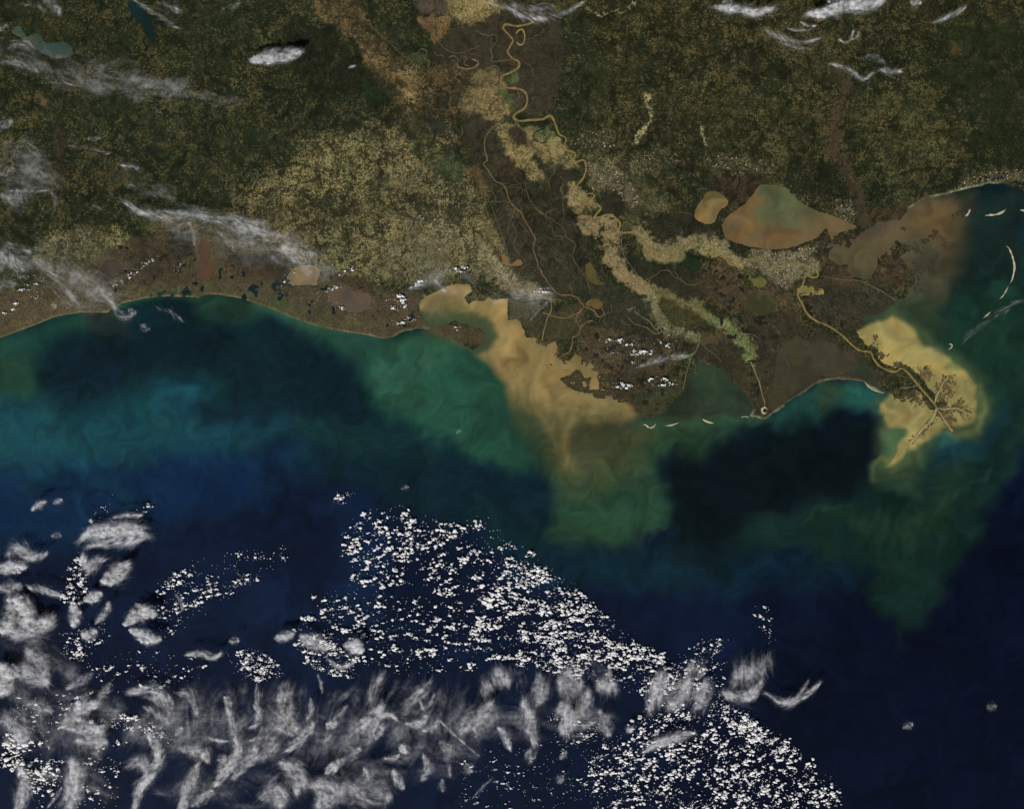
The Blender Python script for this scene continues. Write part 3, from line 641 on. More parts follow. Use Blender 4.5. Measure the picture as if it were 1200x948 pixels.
 R_('P', [(328,310),(342,312),(344,332),(330,340),(322,326)], 5, .7, (50,48,42), (84,72,56), .2),
 R_('P', [(22,298),(38,296),(42,318),(28,322)], 5, .7, (50,52,46), (92,88,70), .2),
 R_('P', [(140,300),(170,296),(200,308),(190,330),(160,332),(150,318)], 7, .5, (62,52,42), (88,76,56), .25),
 R_('P', [(10,360),(60,350),(100,345),(110,362),(60,372),(10,388)], 6, .6, (84,68,52), (112,92,66), .35),
 R_('P', [(440,350),(490,345),(500,378),(450,392),(430,375)], 8, .6, (78,62,50), (96,78,58), .3),
 R_('P', [(505,378),(570,378),(570,408),(510,400)], 5, .9, (78,62,48), (94,76,54), .3),
 R_('P', [(680,395),(700,385),(770,385),(800,395),(800,420),(770,440),(720,445),(700,440),(682,420)], 7, .92, (70,59,46), (98,80,58), .32),
 R_('P', [(690,440),(740,435),(790,440),(806,450),(780,482),(750,492),(735,472),(690,470),(655,450),(675,428)], 8, .93, (62,54,40), (76,64,46), .28),
 R_('P', [(745,460),(800,440),(806,460),(775,488),(750,490)], 8, .7, (54,56,38), (66,66,44), .3),
 R_('P', [(730,375),(765,372),(775,390),(800,405),(770,408),(735,392)], 5, .85, (46,46,34), (70,66,46), .25),
 R_('P', [(800,400),(830,405),(855,400),(870,410),(876,428),(884,470),(880,482),(860,445),(840,428),(810,420)], 7, .92, (52,47,36), (68,58,44), .25),
 R_('P', [(815,390),(850,392),(858,400),(830,405)], 4, .8, (86,66,50), (98,76,56), .3),
 R_('P', [(820,308),(845,300),(865,318),(870,335),(850,350),(825,345),(812,330)], 7, .85, (54,47,37), (104,78,56), .34),
 R_('P', [(828,340),(850,335),(880,340),(890,335),(905,330),(915,345),(912,360),(890,368),(860,366),(840,358)], 6, .85, (66,54,42), (112,82,60), .42),
 R_('P', [(895,325),(915,322),(922,345),(935,360),(930,385),(915,370),(905,350)], 6, .8, (64,56,44), (100,76,56), .32),
 R_('P', [(855,312),(880,318),(895,320),(885,330),(870,330)], 5, .7, (62,62,40), (120,110,70), .35),
 R_('P', [(870,365),(920,365),(945,385),(960,385),(1000,410),(1030,440),(1035,460),(960,450),(900,490),(885,470),(885,430),(890,420),(882,400)], 8, .92, (58,50,39), (72,60,45), .25),
 R_('P', [(862,385),(880,378),(895,395),(898,420),(890,425),(885,405)], 5, .8, (42,38,34), (92,70,52), .28),
 R_('P', [(945,325),(1000,330),(1030,345),(1050,356),(1030,368),(1012,380),(1000,388),(985,385),(960,370),(940,345)], 8, .92, (54,47,38), (80,66,50), .3),
 R_('P', [(935,340),(960,335),(1000,345),(990,365),(965,360)], 8, .6, (44,42,36), (66,62,46), .3),
 R_('P', [(975,320),(990,318),(1005,335),(985,335),(968,328)], 5, .7, (84,64,50), (98,74,54), .4),
 R_('P', [(1027,305),(1046,292),(1058,300),(1066,318),(1060,335),(1035,345),(1015,335),(1026,322)], 5, .9, (54,47,38), (86,66,50), .32),
 R_('P', [(1005,335),(1040,345),(1055,350),(1030,368),(1015,372),(1000,360)], 10, .6, (52,50,40), (66,62,48), .25),
 R_('P', [(955,283),(968,268),(975,280),(1000,272),(1015,266),(1000,285),(990,292),(985,290),(970,292),(960,300),(945,296)], 4, .92, (50,42,34), (84,66,50), .28),
 R_('P', [(940,290),(975,300),(990,315),(1000,325),(970,325),(955,310)], 5, .9, (58,48,36), (92,72,52), .3),
 R_('P', [(1080,238),(1060,258),(1010,262),(1000,255),(1030,245),(1062,240)], 5, .7, (66,50,38), (96,74,54), .35),
 # brown river bottoms in the uplands
 R_(5, [(982,78),(992,100),(984,130),(977,155),(976,178)], 4, .85, (70,57,44), (84,68,50), .4),
 R_(6, [(976,175),(990,195),(1003,220),(1010,245),(1016,262)], 5, .8, (68,55,43), (84,68,50), .35),
 R_(3, [(1116,50),(1122,62)], 5, .7, (98,70,48), None, .3),
 R_(4, [(62,145),(72,170),(70,200),(72,225)], 5, .75, (66,55,45), (80,66,52), .2),
 R_(3.5, [(45,112),(54,122)], 3, .9, (116,86,60), None, .1),
 R_(3, [(175,140),(160,165),(150,190)], 6, .6, (60,50,40), None, .2),
 R_(8, [(130,195),(160,220)], 14, .5, (62,60,52), None, .25),
 # pale gravel pits along the creeks
 R_(1.6, [(758,110),(760,125),(761,140),(756,152),(748,162),(745,168)], 1.8, .85, (110,98,70), (214,192,140), .55),
 R_(.8, [(684,10),(696,14),(703,18),(712,14),(720,14),(730,13),(738,6),(746,0)], 1.2, .9, (124,106,74), (208,178,126), .75),
 R_(1.4, [(823,150),(826,158),(828,168)], 1.6, .8, (96,88,62), (226,208,160), .4),
 R_(.7, [(663,33),(680,42),(687,55)], 1.4, .7, (92,86,58), (150,132,90), .5),
 R_(1.2, [(330,175),(375,110),(383,85),(400,65)], 3, .5, (80,72,50), (126,108,70), .4),
 # pale ground of towns on the plains
 R_(1.0, [(690,190),(705,205),(720,222),(735,240)], 2, .6, (110,104,86), (170,160,140), .55),
 R_('P', quad(640,180,690,200), 8, .3, (80,72,52), (150,130,90), .5),
]
URBAN = [  # (points, count, label)
 ([(880,292),(900,293),(925,295),(950,288),(960,285),(958,292),(945,300),(958,306),(962,318),(945,322),(930,330),(922,342),(915,335),(905,325),(890,315),(872,312),(865,306),(878,302)], 900, 'grey and white city blocks along the shore of the large brown lake'),
 ([(688,188),(715,195),(735,205),(745,225),(755,240),(735,245),(715,222),(695,225),(690,208)], 300, 'grey city blocks east of the winding tan river'),
 ([(825,178),(870,180),(905,190),(910,205),(870,205),(835,202)], 150, 'scattered pale town specks north of the round tan lake'),
 ([(980,233),(998,235),(1002,255),(990,262),(978,250)], 120, 'grey town specks east of the large brown lake'),
 ([(1110,226),(1130,212),(1160,200),(1200,198),(1240,205),(1240,215),(1200,212),(1160,213),(1135,219)], 240, 'pale towns strung along the beach in the far east'),
 ([(60,262),(90,262),(112,280),(118,300),(100,328),(70,315),(50,290)], 130, 'pale town specks near the western marsh'),
 ([(680,150),(720,150),(720,172),(670,175)], 90, 'scattered white specks north of the river city'),
 ([(735,180),(790,172),(800,195),(740,205)], 90, 'scattered white specks along the straight road east of the river city'),
 ([(765,375),(785,380),(800,390),(785,395),(770,388)], 70, 'pale town specks where the green field ridges meet'),
 ([(760,283),(835,272),(860,290),(870,305),(850,300),(830,285),(790,292),(765,296)], 130, 'white mill specks on the tan fields beside the river'),
 ([(475,255),(520,240),(540,290),(500,300)], 130, 'pale town specks amid the prairie fields'),
]

for pts, count, lab in URBAN:
    dense = count / 900
    LAND.append(R_('P', pts, 6, .12 + .68 * min(1, dense * 1.3), (88,76,58), (148,132,106), .32 + .2 * dense))
for k in LAKES:      # rounded natural outlines
    pts = LAKES[k][0]
    ring = smooth_line(pts + pts[:3], 4)[4:4 + 4 * len(pts)]
    LAKES[k] = ([tuple(q) for q in ring], LAKES[k][1])

# ------------------------------------------------------------------ ground, sea and lakes
def grid(x0, x1, y0, y1, s):
    nx = int(round((x1 - x0) / s)) + 1; ny = int(round((y1 - y0) / s)) + 1
    X, Y = np.meshgrid(np.linspace(x0, x1, nx), np.linspace(y0, y1, ny))
    return X, Y, nx, ny

def grid_faces(nx, ny):
    i = np.arange(nx * ny).reshape(ny, nx)
    return np.stack([i[1:, :-1], i[1:, 1:], i[:-1, 1:], i[:-1, :-1]], -1).reshape(-1, 4)

def compact(V, Fc, keep, arrs):
    Fc = Fc[keep]
    used = np.zeros(len(V), bool); used[Fc.ravel()] = True
    idx = np.cumsum(used) - 1
    return V[used], idx[Fc], [a[used] for a in arrs]

def axis(lo, hi, s, far):
    a = np.arange(lo, hi + 1e-6, s)
    out = lo - np.geomspace(s * 4, far, 14)
    return np.concatenate([out[::-1], a, hi + np.geomspace(s * 4, far, 14)])

# gulf: one sheet out to the horizon, finest inside the view
gx = axis(-80, 1280, 2.7, 9000); gy = axis(190, 1030, 2.7, 9000)
X, Y = np.meshgrid(gx, gy)
tint = water_tint(np.clip(X, -200, 1400), np.clip(Y, 100, 1150))
V = np.stack([X - 600, 474 - Y, np.zeros_like(X)], -1).reshape(-1, 3)
mesh_obj('sea', V, grid_faces(len(gx), len(gy)), MAT_WATER, 'structure', 'open gulf water from tan silt plumes to dark navy depth', None,
         attrs={'tint': ('FLOAT_COLOR', water_albedo(tint.reshape(-1, 3)))})

# land: a sheet whose height follows the distance to the shore
lx = axis(-50, 1250, 1.25, 9000); ly = np.concatenate([-45 - np.geomspace(5, 9000, 14)[::-1], np.arange(-45, 512, 1.25)])
X, Y = np.meshgrid(lx, ly)
rag = 0.5 + 2.3 * sstep(440, 560, X) * sstep(215, 300, Y) + 0.8 * sstep(1000, 1040, X)
rag = rag + 4.5 * np.exp(-(((X - 820) / 60) ** 2 + ((Y - 450) / 34) ** 2))
Xw = X + rag * fbm(X, Y, 9, 3, 61); Yw = Y + rag * fbm(X, Y, 9, 3, 67)
shore = np.maximum(sd_poly(COAST, Xw, Yw), local(sd_poly, MARSH_ISLAND, Xw, Yw, 40))
lake_d = {}
for k, (pts, lab) in LAKES.items():
    kw = 11 if k == 'bay' else 2.4
    ks = 20 if k == 'bay' else 8
    d = local(sd_poly, pts, X + kw * fbm(X, Y, ks, 4, 71), Y + kw * fbm(X, Y, ks, 4, 73), 18)
    lake_d[k] = d
    if k == 'bay': d = np.where(local(sd_line, [(884,480),(880,488),(896,491),(907,483),(928,468),(945,457),(960,447),(981,443),(1008,446),(1016,451),(1030,458)], X, Y, 8, 2.6) > 0, -2.0, d)
    shore = np.minimum(shore, -d)
# ponds and channels opened in the marshes
pond = fbm(X, Y, 7, 3, 83)
wet = np.zeros_like(X)
for reg, s in (([(680,385),(800,395),(884,470),(890,492),(745,490),(655,445)], .30), ([(870,365),(950,385),(1040,440),(1040,465),(890,492)], .24), ([(930,335),(1060,335),(1060,360),(1000,390),(940,370)], .32),
               ([(1020,290),(1090,285),(1080,350),(1030,350)], .34), ([(955,265),(1010,265),(1000,330),(945,300)], .28), ([(820,310),(920,325),(900,400),(850,400)], .28),
               ([(130,285),(500,340),(500,392),(240,345),(130,360)], .22), ([(735,375),(770,370),(800,405),(740,400)], .34), ([(505,378),(570,378),(570,408),(510,400)], .2)):
    wet = np.maximum(wet, sstep(-6, 6, local(sd_poly, reg, X, Y, 10)) * s)
shoal = [(884,480),(880,488),(896,491),(907,483),(928,468),(945,457),(960,447),(981,443),(1008,446),(1016,451),(1030,458)]
wet = wet * 1.3 * (1 - sstep(0, 3, local(sd_line, shoal, X, Y, 12, 6)))
shore = np.minimum(shore, np.where(wet > 0.01, (0.62 - wet - pond) * 6.0, 1e3))
chan = np.abs(fbm(X + 4 * vnoise(X, Y, 9, 85), Y, 17, 4, 87, .6))
shore = np.minimum(shore, np.where(wet > 0.2, (chan - .035 * wet / .3) * 16, 1e3))
hill = (fbm(X, Y, 60, 5, 91) * 0.5 + 0.5) * 1.0 * sstep(5, 60, shore) * sstep(330, 200, Y)
z = np.where(shore > 0, 0.12 + 0.10 * np.minimum(shore, 2) + 0.0 * hill, 0.12 + 0.25 * np.maximum(shore, -4))
wx = fbm(X, Y, 16, 4, 101) * 5.0; wy = fbm(X, Y, 16, 4, 107) * 5.0
wx += vnoise(X, Y, 5.5, 103) * 2.6 + vnoise(X, Y, 2.4, 109) * 2.4; wy += vnoise(X, Y, 5.5, 105) * 2.6 + vnoise(X, Y, 2.4, 113) * 2.4
ch = paint(X + wx, Y + wy, (*F, *Cc, .31), LAND, 7)
wood = np.stack(ch[0:3], -1); field = np.stack(ch[3:6], -1)
# pale beach along the open gulf coast, and muddy rims elsewhere
BEACH = [COAST[2:31], [(884,480),(880,488),(896,491),(907,483),(928,468),(945,457),(960,447),(981,443),(1008,446),(1016,451),(1030,458)], [(1064,245),(1083,233),(1090,231),(1110,227),(1131,221),(1160,215),(1176,215)]]
for i, bl in enumerate(BEACH):
    a = np.clip(local(sd_line, bl, X, Y, 6, 2.4) / 1.6, 0, 1)[..., None] * (0.75, 0.8, 0.85)[i] * np.clip(.62 + .75 * fbm(X, Y, 14, 3, 611), .12, 1)[..., None]
    bc = np.array([(128,112,84), (150,142,118), (172,160,132)][i], float)
    wood += (bc - wood) * a; field += (bc - field) * a
rid = np.clip(1 - np.abs(fbm(X + 8 * fbm(X, Y, 30, 2, 191), Y, 11, 3, 193)) * 4, 0, 1) ** 2
lum = ((1 + 0.16 * fbm(X, Y, 45, 4, 121)) * (1 + 0.16 * fbm(X, Y, 7, 3, 123)) * (1 + 0.16 * rid))[..., None]
wood = wood * lum; field = field * (1 + 0.10 * fbm(X, Y, 30, 3, 127))[..., None]
ux, uy = X + 10 * fbm(X, Y, 26, 3, 181), Y + 10 * fbm(X, Y, 26, 3, 183)
creek = np.clip(1 - np.abs(fbm(ux, uy * .8, 34, 3, 185)) * 9, 0, 1) ** 1.5 + .7 * np.clip(1 - np.abs(fbm(ux, uy, 15, 2, 187)) * 6, 0, 1) ** 1.5
dry = sstep(345, 300, Y) 
field = field * (1 + .20 * fbm(X, Y, 26, 3, 135)[..., None] + .05 * fbm(X, Y, 18, 3, 137)[..., None] * np.array([1.0, -.2, -.8]))
share = np.clip(ch[6] + 0.17 * fbm(X, Y, 38, 3, 131) + .12 * fbm(X, Y, 10, 2, 133) - .26 * creek * dry, 0, 1)
wood = wood * (1 - .22 * np.clip(creek, 0, 1) * dry)[..., None]
V = np.stack([X - 600, 474 - Y, z], -1).reshape(-1, 3)
Fc = grid_faces(len(lx), len(ly))
keep = (shore.reshape(-1)[Fc] > -3).any(1)
V, Fc, (wood, field, share) = compact(V, Fc, keep, [wood.reshape(-1, 3), field.reshape(-1, 3), share.reshape(-1)])
mesh_obj('land', V, Fc, MAT_LAND, 'structure', 'low wooded and farmed coastal plain with brown marsh shore', None,
         attrs={'wood': ('FLOAT_COLOR', lin(np.clip(tone(wood) * np.array([.965, 1.02, 1.0]), 1, 250))), 'field': ('FLOAT_COLOR', lin(np.clip(tone(field) * np.array([.96, 1.0, 1.0]), 1, 250))), 'share': ('FLOAT', share)})

for k, (pts, lab) in LAKES.items():
    p = np.array(pts, float)
    X, Y, nx, ny = grid(p[:, 0].min() - 12, p[:, 0].max() + 12, p[:, 1].min() - 12, p[:, 1].max() + 3, 1.3)
    d = sd_poly(pts, X, Y)
    base, regs = LAKE_TINTS[k]
    sx, sy = stir(X, Y, 1.6, 9, 36, 13, 500)
    c = np.stack(paint(sx, sy, base, regs, 3), -1)
    c *= (1 + 0.20 * fbm(sx, sy, 20, 4, 151))[..., None]
    c *= 1 + 0.12 * fbm(sx, sy, 15, 3, 157)[..., None] * np.array([1.0, .1, -.8])
    V = np.stack([X - 600, 474 - Y, np.full_like(X, 0.05)], -1).reshape(-1, 3)
    Fc = grid_faces(nx, ny); keep = (d.reshape(-1)[Fc] > -2.5).any(1)
    V, Fc, (c,) = compact(V, Fc, keep, [c.reshape(-1, 3)])
    mesh_obj('lake', V, Fc, MAT_RIVER, 'structure', lab, None, attrs={'tint': ('FLOAT_COLOR', water_albedo(c))})

# ------------------------------------------------------------------ rivers and bayous
RIVERS = [
 (1.5, (136,112,66), 'winding tan main river from the top of the plain to the birdfoot delta',
  [(626,26),(618,29),(605,31),(593,29),(590,34),(597,42),(601,48),(597,56),(595,62),(601,69),(608,73),(607,80),(597,86),(588,90),(588,98),(594,103),(606,104),(615,108),(618,117),(615,127),(605,133),
   (602,138),(608,142),(622,141),(636,140),(645,136),(651,146),(655,157),(663,162),(662,170),(664,176),(674,180),(672,187),(668,191),(676,190),(684,188),(687,197),(684,208),(677,217),(677,224),(684,228),(694,227),(696,232),
   (686,235),(678,237),(686,239),(698,239),(704,244),(700,250),(696,256),(702,255),(712,252),(722,256),(727,264),(723,272),(732,273),(742,273),(752,281),(760,291),(766,300),(774,296),(782,293),(797,289),(813,286),(828,286),(837,289),(838,298),
   (850,302),(860,311),(872,306),(882,304),(893,308),(897,315),(908,316),(917,315),(926,308),(938,309),(950,314),(957,317),(958,324),(951,325),(945,323),(940,335),(935,346),(940,356),(947,369),(958,377),(968,381),(980,388),(989,395),(998,404),
   (1008,411),(1020,413),(1024,421),(1032,430),(1048,436),(1056,432),(1063,436),(1071,445),(1080,456),(1092,470),(1098,478)]),
 (1.35, (166,148,100), 'straight tan channel running south west off the delta tip', [(1098,478),(1095,486),(1090,494),(1082,502),(1074,511),(1066,520)]),
 (.95, (158,140,94), 'short tan channel running south east off the delta tip', [(1098,479),(1103,486),(1109,496),(1117,506)]),
 (.95, (158,140,94), 'tan channel running east off the delta tip', [(1098,478),(1108,480),(1118,478),(1128,482),(1138,486)]),
 (.95, (158,142,94), 'tan channel climbing north east off the delta tip', [(1096,472),(1099,462),(1104,452),(1111,442)]),
 (.6, (118,108,76), 'thin tan cut branching west above the delta tip', [(1076,452),(1066,454),(1055,455)]),
 (1.0, (112,92,64), 'brown swamp river down the middle of the dark bottomland',
  [(583,144),(576,152),(569,160),(568,170),(569,180),(571,188),(567,193),(572,200),(577,207),(582,213),(589,216),(594,224),(596,232),(602,242),(611,250),(616,260),(622,270),(627,280),(625,292),(628,303),(632,315),(640,328),(649,340),(658,346),(668,346),(676,349),(682,356),(684,361),
   (677,369),(675,376),(680,385),(678,392),(671,396),(670,405),(667,412),(658,417)]),
 (.6, (96,82,56), 'thin brown bayou east of the swamp river', [(617,213),(616,222),(621,236),(630,246),(640,253),(652,261),(660,268),(664,278),(674,287),(671,300),(677,312),(684,322),(690,332),(692,345)]),
 (.5, (104,84,58), 'looping brown side channel west of the swamp river', [(581,216),(575,222),(580,230),(582,237),(592,236),(602,240),(602,250),(597,262),(595,275)]),
 (.8, (142,112,72), 'tan outlet cut running straight into the tan bay', [(645,352),(647,360),(644,368),(640,378),(637,390),(636,400)]),
 (.6, (130,108,70), 'brown arc of bayou from the river fork to the tan cut', [(684,361),(675,368),(660,373),(645,370),(636,366)]),
 (.9, (140,116,76), 'forked tan river arm beside the ochre lake', [(685,360),(695,364),(702,371),(708,368),(706,362)]),
 (.7, (136,110,70), 'tan channels fanning into the bay at the river mouth', [(680,385),(686,378),(694,376)]),
 (.7, (100,86,64), 'brown old river loop joining the tan river at its top bend', [(556,36),(566,40),(573,42),(580,42),(583,47),(580,52),(576,58),(577,66),(576,72),(586,72),(597,70),(602,68)]),
 (1.1, (146,128,72), 'yellow oxbow ring beside the top bend of the main river', [(605,40),(607,36),(613,36),(615,42),(614,50),(609,53),(605,50)]),
 (.7, (30,38,32), 'black hooked oxbow lake in the tan fields', [(638,151),(631,153),(625,158),(626,164),(632,167),(638,168)]),
 (.6, (96,88,60), 'green oxbow loop inside the river bend', [(589,104),(588,113),(594,119),(604,119),(608,113),(606,107)]),
 (.5, (92,80,60), 'thin straight canal beside the swamp', [(659,214),(660,240),(661,256),(657,264)]),
 (.5, (104,96,70), 'pale bayou curling through the swamp under the tan field ridge', [(757,328),(768,322),(776,317),(784,318),(792,326),(800,326)]),
 (.6, (116,106,76), 'tan bayou curving west of the field ridge town', [(744,364),(752,372),(760,376),(768,385),(772,390)]),
 (.5, (104,98,70), 'greenish bayou west of the field ridge town', [(735,372),(745,380),(758,384),(768,391),(778,388)]),
 (.6, (110,104,72), 'long greenish bayou finger reaching south to the bay', [(820,400),(816,410),(810,418),(806,432),(803,444),(800,456)]),
 (.5, (96,92,66), 'second greenish bayou finger reaching south east', [(820,400),(830,410),(840,418),(846,424)]),
 (.7, (130,118,84), 'pale road and bayou strip running down to the ring shaped port', [(880,424),(886,440),(892,455),(894,466),(897,478)]),
 (.5, (106,98,76), 'straight shipping canal east of the grey city', [(962,324),(990,328),(1010,330),(1030,340),(1050,352)]),
 (.5, (84,74,58), 'thin creek winding into the round tan lake', [(745,215),(760,228),(772,242),(785,249),(800,249),(812,253)]),
 (.7, (78,58,44), 'brown creek through the eastern woods', [(978,172),(984,180),(992,192),(998,205),(1004,220),(1012,240),(1016,258)]),
 (1.5, (30,36,36), 'dark estuary behind the eastern beach', [(1148,206),(1160,209),(1172,208),(1184,212),(1196,216),(1215,224)]),
 (.6, (118,104,72), 'small pale oxbow ring at the top edge west of the river', [(529,4),(534,3),(537,8),(534,13),(528,11),(527,7),(529,4)]),
 (.5, (104,92,66), 'second small oxbow ring beside the pale one at the top edge', [(548,8),(553,10),(555,16),(551,20),(547,17),(546,11)]),
 (.8, (128,108,74), 'tan bank ring around the dark oval pool', [(536,74),(538,79),(546,81),(555,80),(560,75),(558,71),(553,70)]),
 (.5, (112,98,70), 'looping channel through the tan fields west of the river', [(574,80),(580,78),(586,82),(580,85),(576,89),(582,91),(578,95)]),
 (.4, (104,90,66), 'tight squiggle of old channel in the tan fields', [(560,92),(566,96),(562,102),(568,108),(564,114),(570,120),(566,128)]),
 (.4, (110,96,70), 'narrow channel down the tan fields', [(557,86),(556,98),(558,110),(556,124),(560,134)]),
 (.5, (96,82,60), 'winding channel on the red valley floor', [(432,28),(440,36),(448,44),(456,50),(464,58),(472,66),(480,70),(490,80)]),
 (.5, (96,84,60), 'winding channel between red fields and the bottomland', [(512,48),(520,56),(530,62),(540,62),(552,58),(562,54)]),
 (.5, (88,80,60), 'thin curling channel in the lower swamp', [(600,262),(606,274),(602,286),(608,298),(616,306)]),
 (.4, (84,78,56), 'thin crossing channel between the two swamp rivers', [(627,282),(640,278),(652,282),(662,276)]),
 (.5, (100,84,60), 'thin western channel beside the orange brown lake', [(574,236),(580,252),(586,270),(592,286),(594,300)]),
 (.4, (86,76,56), 'short crossing canal in the upper swamp', [(594,220),(606,216),(618,214)]),
 (.4, (100,92,66), 'thin arc of bayou under the dark swamp', [(790,318),(800,330),(812,334),(826,330)]),
 (.5, (112,104,78), 'pale bayou thread along the ridge of tan fields', [(730,268),(728,284),(732,300),(742,316),(756,330),(772,340),(792,350),(816,362),(838,378),(856,390)]),
 (.4, (100,92,70), 'bayou thread through the southern town', [(762,346),(768,360),(778,374),(792,384),(808,392),(820,400)]),
 (.6, (60,56,46), 'dark winding creek in the far western woods', [(74,128),(60,120),(62,140),(66,160)]),
]
def wander(x, y, bear, n, curl=.5, step=2.2):
    """a meandering channel: the bearing swings to and fro while it drifts"""
    out = [(x, y)]; ph, f = rng.uniform(0, 6), rng.uniform(.5, .9)
    for k in range(n):
        th = math.radians(bear) + 1.0 * curl * math.sin(ph + f * k) + rng.normal(0, .25)
        x += math.cos(th) * step; y += math.sin(th) * step; out.append((x, y))
    return out
for area, n, bear, cols in (
    ([(575,160),(600,190),(640,225),(680,270),(710,330),(640,340),(605,320),(585,260),(570,210)], 26, 65, ((92,80,58), (84,76,56), (100,84,60))),
    ([(440,30),(500,60),(560,60),(580,110),(560,140),(500,130),(450,90)], 20, 50, ((104,88,62), (92,80,58), (112,96,66))),
    ([(560,30),(650,50),(640,125),(600,130),(570,70)], 9, 100, ((88,76,58), (96,82,60))),
    ([(690,350),(760,350),(840,400),(870,440),(800,430),(720,400)], 18, 60, ((92,86,64), (84,78,58), (100,92,68))),
    ([(930,340),(1000,340),(1030,360),(990,385),(950,370)], 9, 30, ((84,76,58), (76,70,54))),
    ([(860,370),(930,380),(920,420),(890,430)], 8, 80, ((84,76,58), (76,70,54))),
    ([(640,140),(680,190),(660,215),(620,200),(600,160)], 8, 70, ((104,92,66), (112,98,70)))):
    p = np.array(area, float); k = 0
    while k < n:
        q = p.min(0) + rng.random(2) * (p.max(0) - p.min(0))
        if sd_poly(area, q[:1], q[1:])[0] < 0: continue
        RIVERS.append((rng.uniform(.28, .45), cols[rng.integers(0, len(cols))], None, wander(q[0], q[1], bear + rng.normal(0, 35), rng.integers(6, 16), rng.uniform(.5, 1.1)))); k += 1
for w, c, lab, pts in RIVERS:
    p = smooth_line(pts, 6)
    if w < 1.4: p = p + np.stack([vnoise(p[:, 0], p[:, 1], 5, 5), vnoise(p[:, 0], p[:, 1], 5, 9)], -1) * 0.7
    t = np.gradient(p, axis=0); t /= np.linalg.norm(t, axis=1, keepdims=True) + 1e-9
    nrm = np.stack([-t[:, 1], t[:, 0]], -1)
    ww = w * (1 + 0.38 * vnoise(p[:, 0], p[:, 1], 6, 15) + .2 * vnoise(p[:, 0], p[:, 1], 17, 16))[:, None]
    rows = [p - nrm * ww, p - nrm * ww * .5, p + nrm * ww * .5, p + nrm * ww]
    n = len(p)
    zs = [0.28, 0.36, 0.36, 0.28]
    V = np.concatenate([np.stack([r[:, 0] - 600, 474 - r[:, 1], np.full(n, zq)], -1) for r, zq in zip(rows, zs)])
    Fc = []
    for k in range(3):
        a = np.arange(n - 1) + k * n
        Fc.append(np.stack([a, a + n, a + n + 1, a + 1], -1))
    Fc = np.concatenate(Fc)
    # silt settles darker along the edges of the channel
    cc = np.tile(np.array(c, float), (4 * n, 1)); cc[:n] *= .82; cc[3 * n:] *= .82
    cc *= (1 + 0.08 * rng.standard_normal((4 * n, 1)))
    mesh_obj('river' if lab else 'bayou', V, Fc[:, ::-1], MAT_RIVER, 'structure', lab, None, attrs={'tint': ('FLOAT_COLOR', water_albedo(cc))})

# ------------------------------------------------------------------ barrier islands
def island(pts, w, lab, mat=MAT_SAND, ztop=.5):
    p = smooth_line(pts, 8); n = len(p)
    t = np.gradient(p, axis=0); t /= np.linalg.norm(t, axis=1, keepdims=True) + 1e-9
    nrm = np.stack([-t[:, 1], t[:, 0]], -1)
    u = np.linspace(0, 1, n)
    ww = w * np.clip(np.sin(np.pi * u) * 1.6, 0.12, 1) * (1 + .45 * vnoise(p[:, 0], p[:, 1], 2.5, 21))
    rows = [(-1, -.1), (-.55, ztop * .8), (0.05, ztop), (.6, ztop * .7), (1, -.1)]
    V = np.concatenate([np.stack([(p + nrm * (ww * f)[:, None])[:, 0] - 600, 474 - (p + nrm * (ww * f)[:, None])[:, 1], np.full(n, zz)], -1) for f, zz in rows])
    Fc = []
    for k in range(len(rows) - 1):
        a = np.arange(n - 1) + k * n
        Fc.append(np.stack([a, a + n, a + n + 1, a + 1], -1))
    return mesh_obj('barrier_island', V, np.concatenate(Fc)[:, ::-1], mat, None, lab, 'island', 'sandy barrier islands')

island([(1179,288),(1183,292),(1186,299),(1188,306),(1189,313),(1188,320),(1186,328),(1183,333)], 1.0, 'long curved sandy barrier island off the eastern marshes')
island([(1182,335),(1179,341),(1176,346),(1171,351)], .7, 'thin sandy tail just south of the long curved barrier island')
island([(1161,365),(1157,369),(1152,373)], .7, 'short slanting sandbar south west of the long curved barrier island')
island([(1111,410),(1114,408),(1116,405),(1114,403),(1112,404)], .8, 'tiny hooked sand islet just north of the yellow plume')
island([(1137,245),(1135,250),(1131,254)], 1.1, 'short slanting white island, westernmost off the eastern beach')
island([(1179,245),(1174,249),(1167,251.5),(1160,252),(1154,253)], 1.2, 'bright white island of middle length off the eastern beach')
island([(1195,246),(1202,247),(1210,247)], 1.0, 'white island at the picture edge off the eastern beach')
island([(753,497),(757,498),(761,501),(766,500),(769,496)], .8, 'bent sandy islet at the western end of the central island chain')
island([(779,499),(787,498),(796,495)], .8, 'straight sandy islet, second from the west in the central chain')
island([(823,491),(829,494),(837,496)], 1.1, 'bright slanting sandy islet south of the green bay')
island([(868,489),(873,488),(878,489)], .6, 'faint sandy islet west of the ring shaped port')
island([(1014,448),(1018,453),(1024,457),(1031,459),(1037,461)], .7, 'thin curved sandbar just west of the yellow plume')
# the ring shaped port
pr = [(896 + 3.1 * math.cos(a), 481 + 3.4 * math.sin(a)) for a in np.linspace(0.4, 6.2, 12)]
o = island(pr, 1.2, 'pale ring shaped port at the end of the marsh road'); o.name = 'port_island'; del o['group']

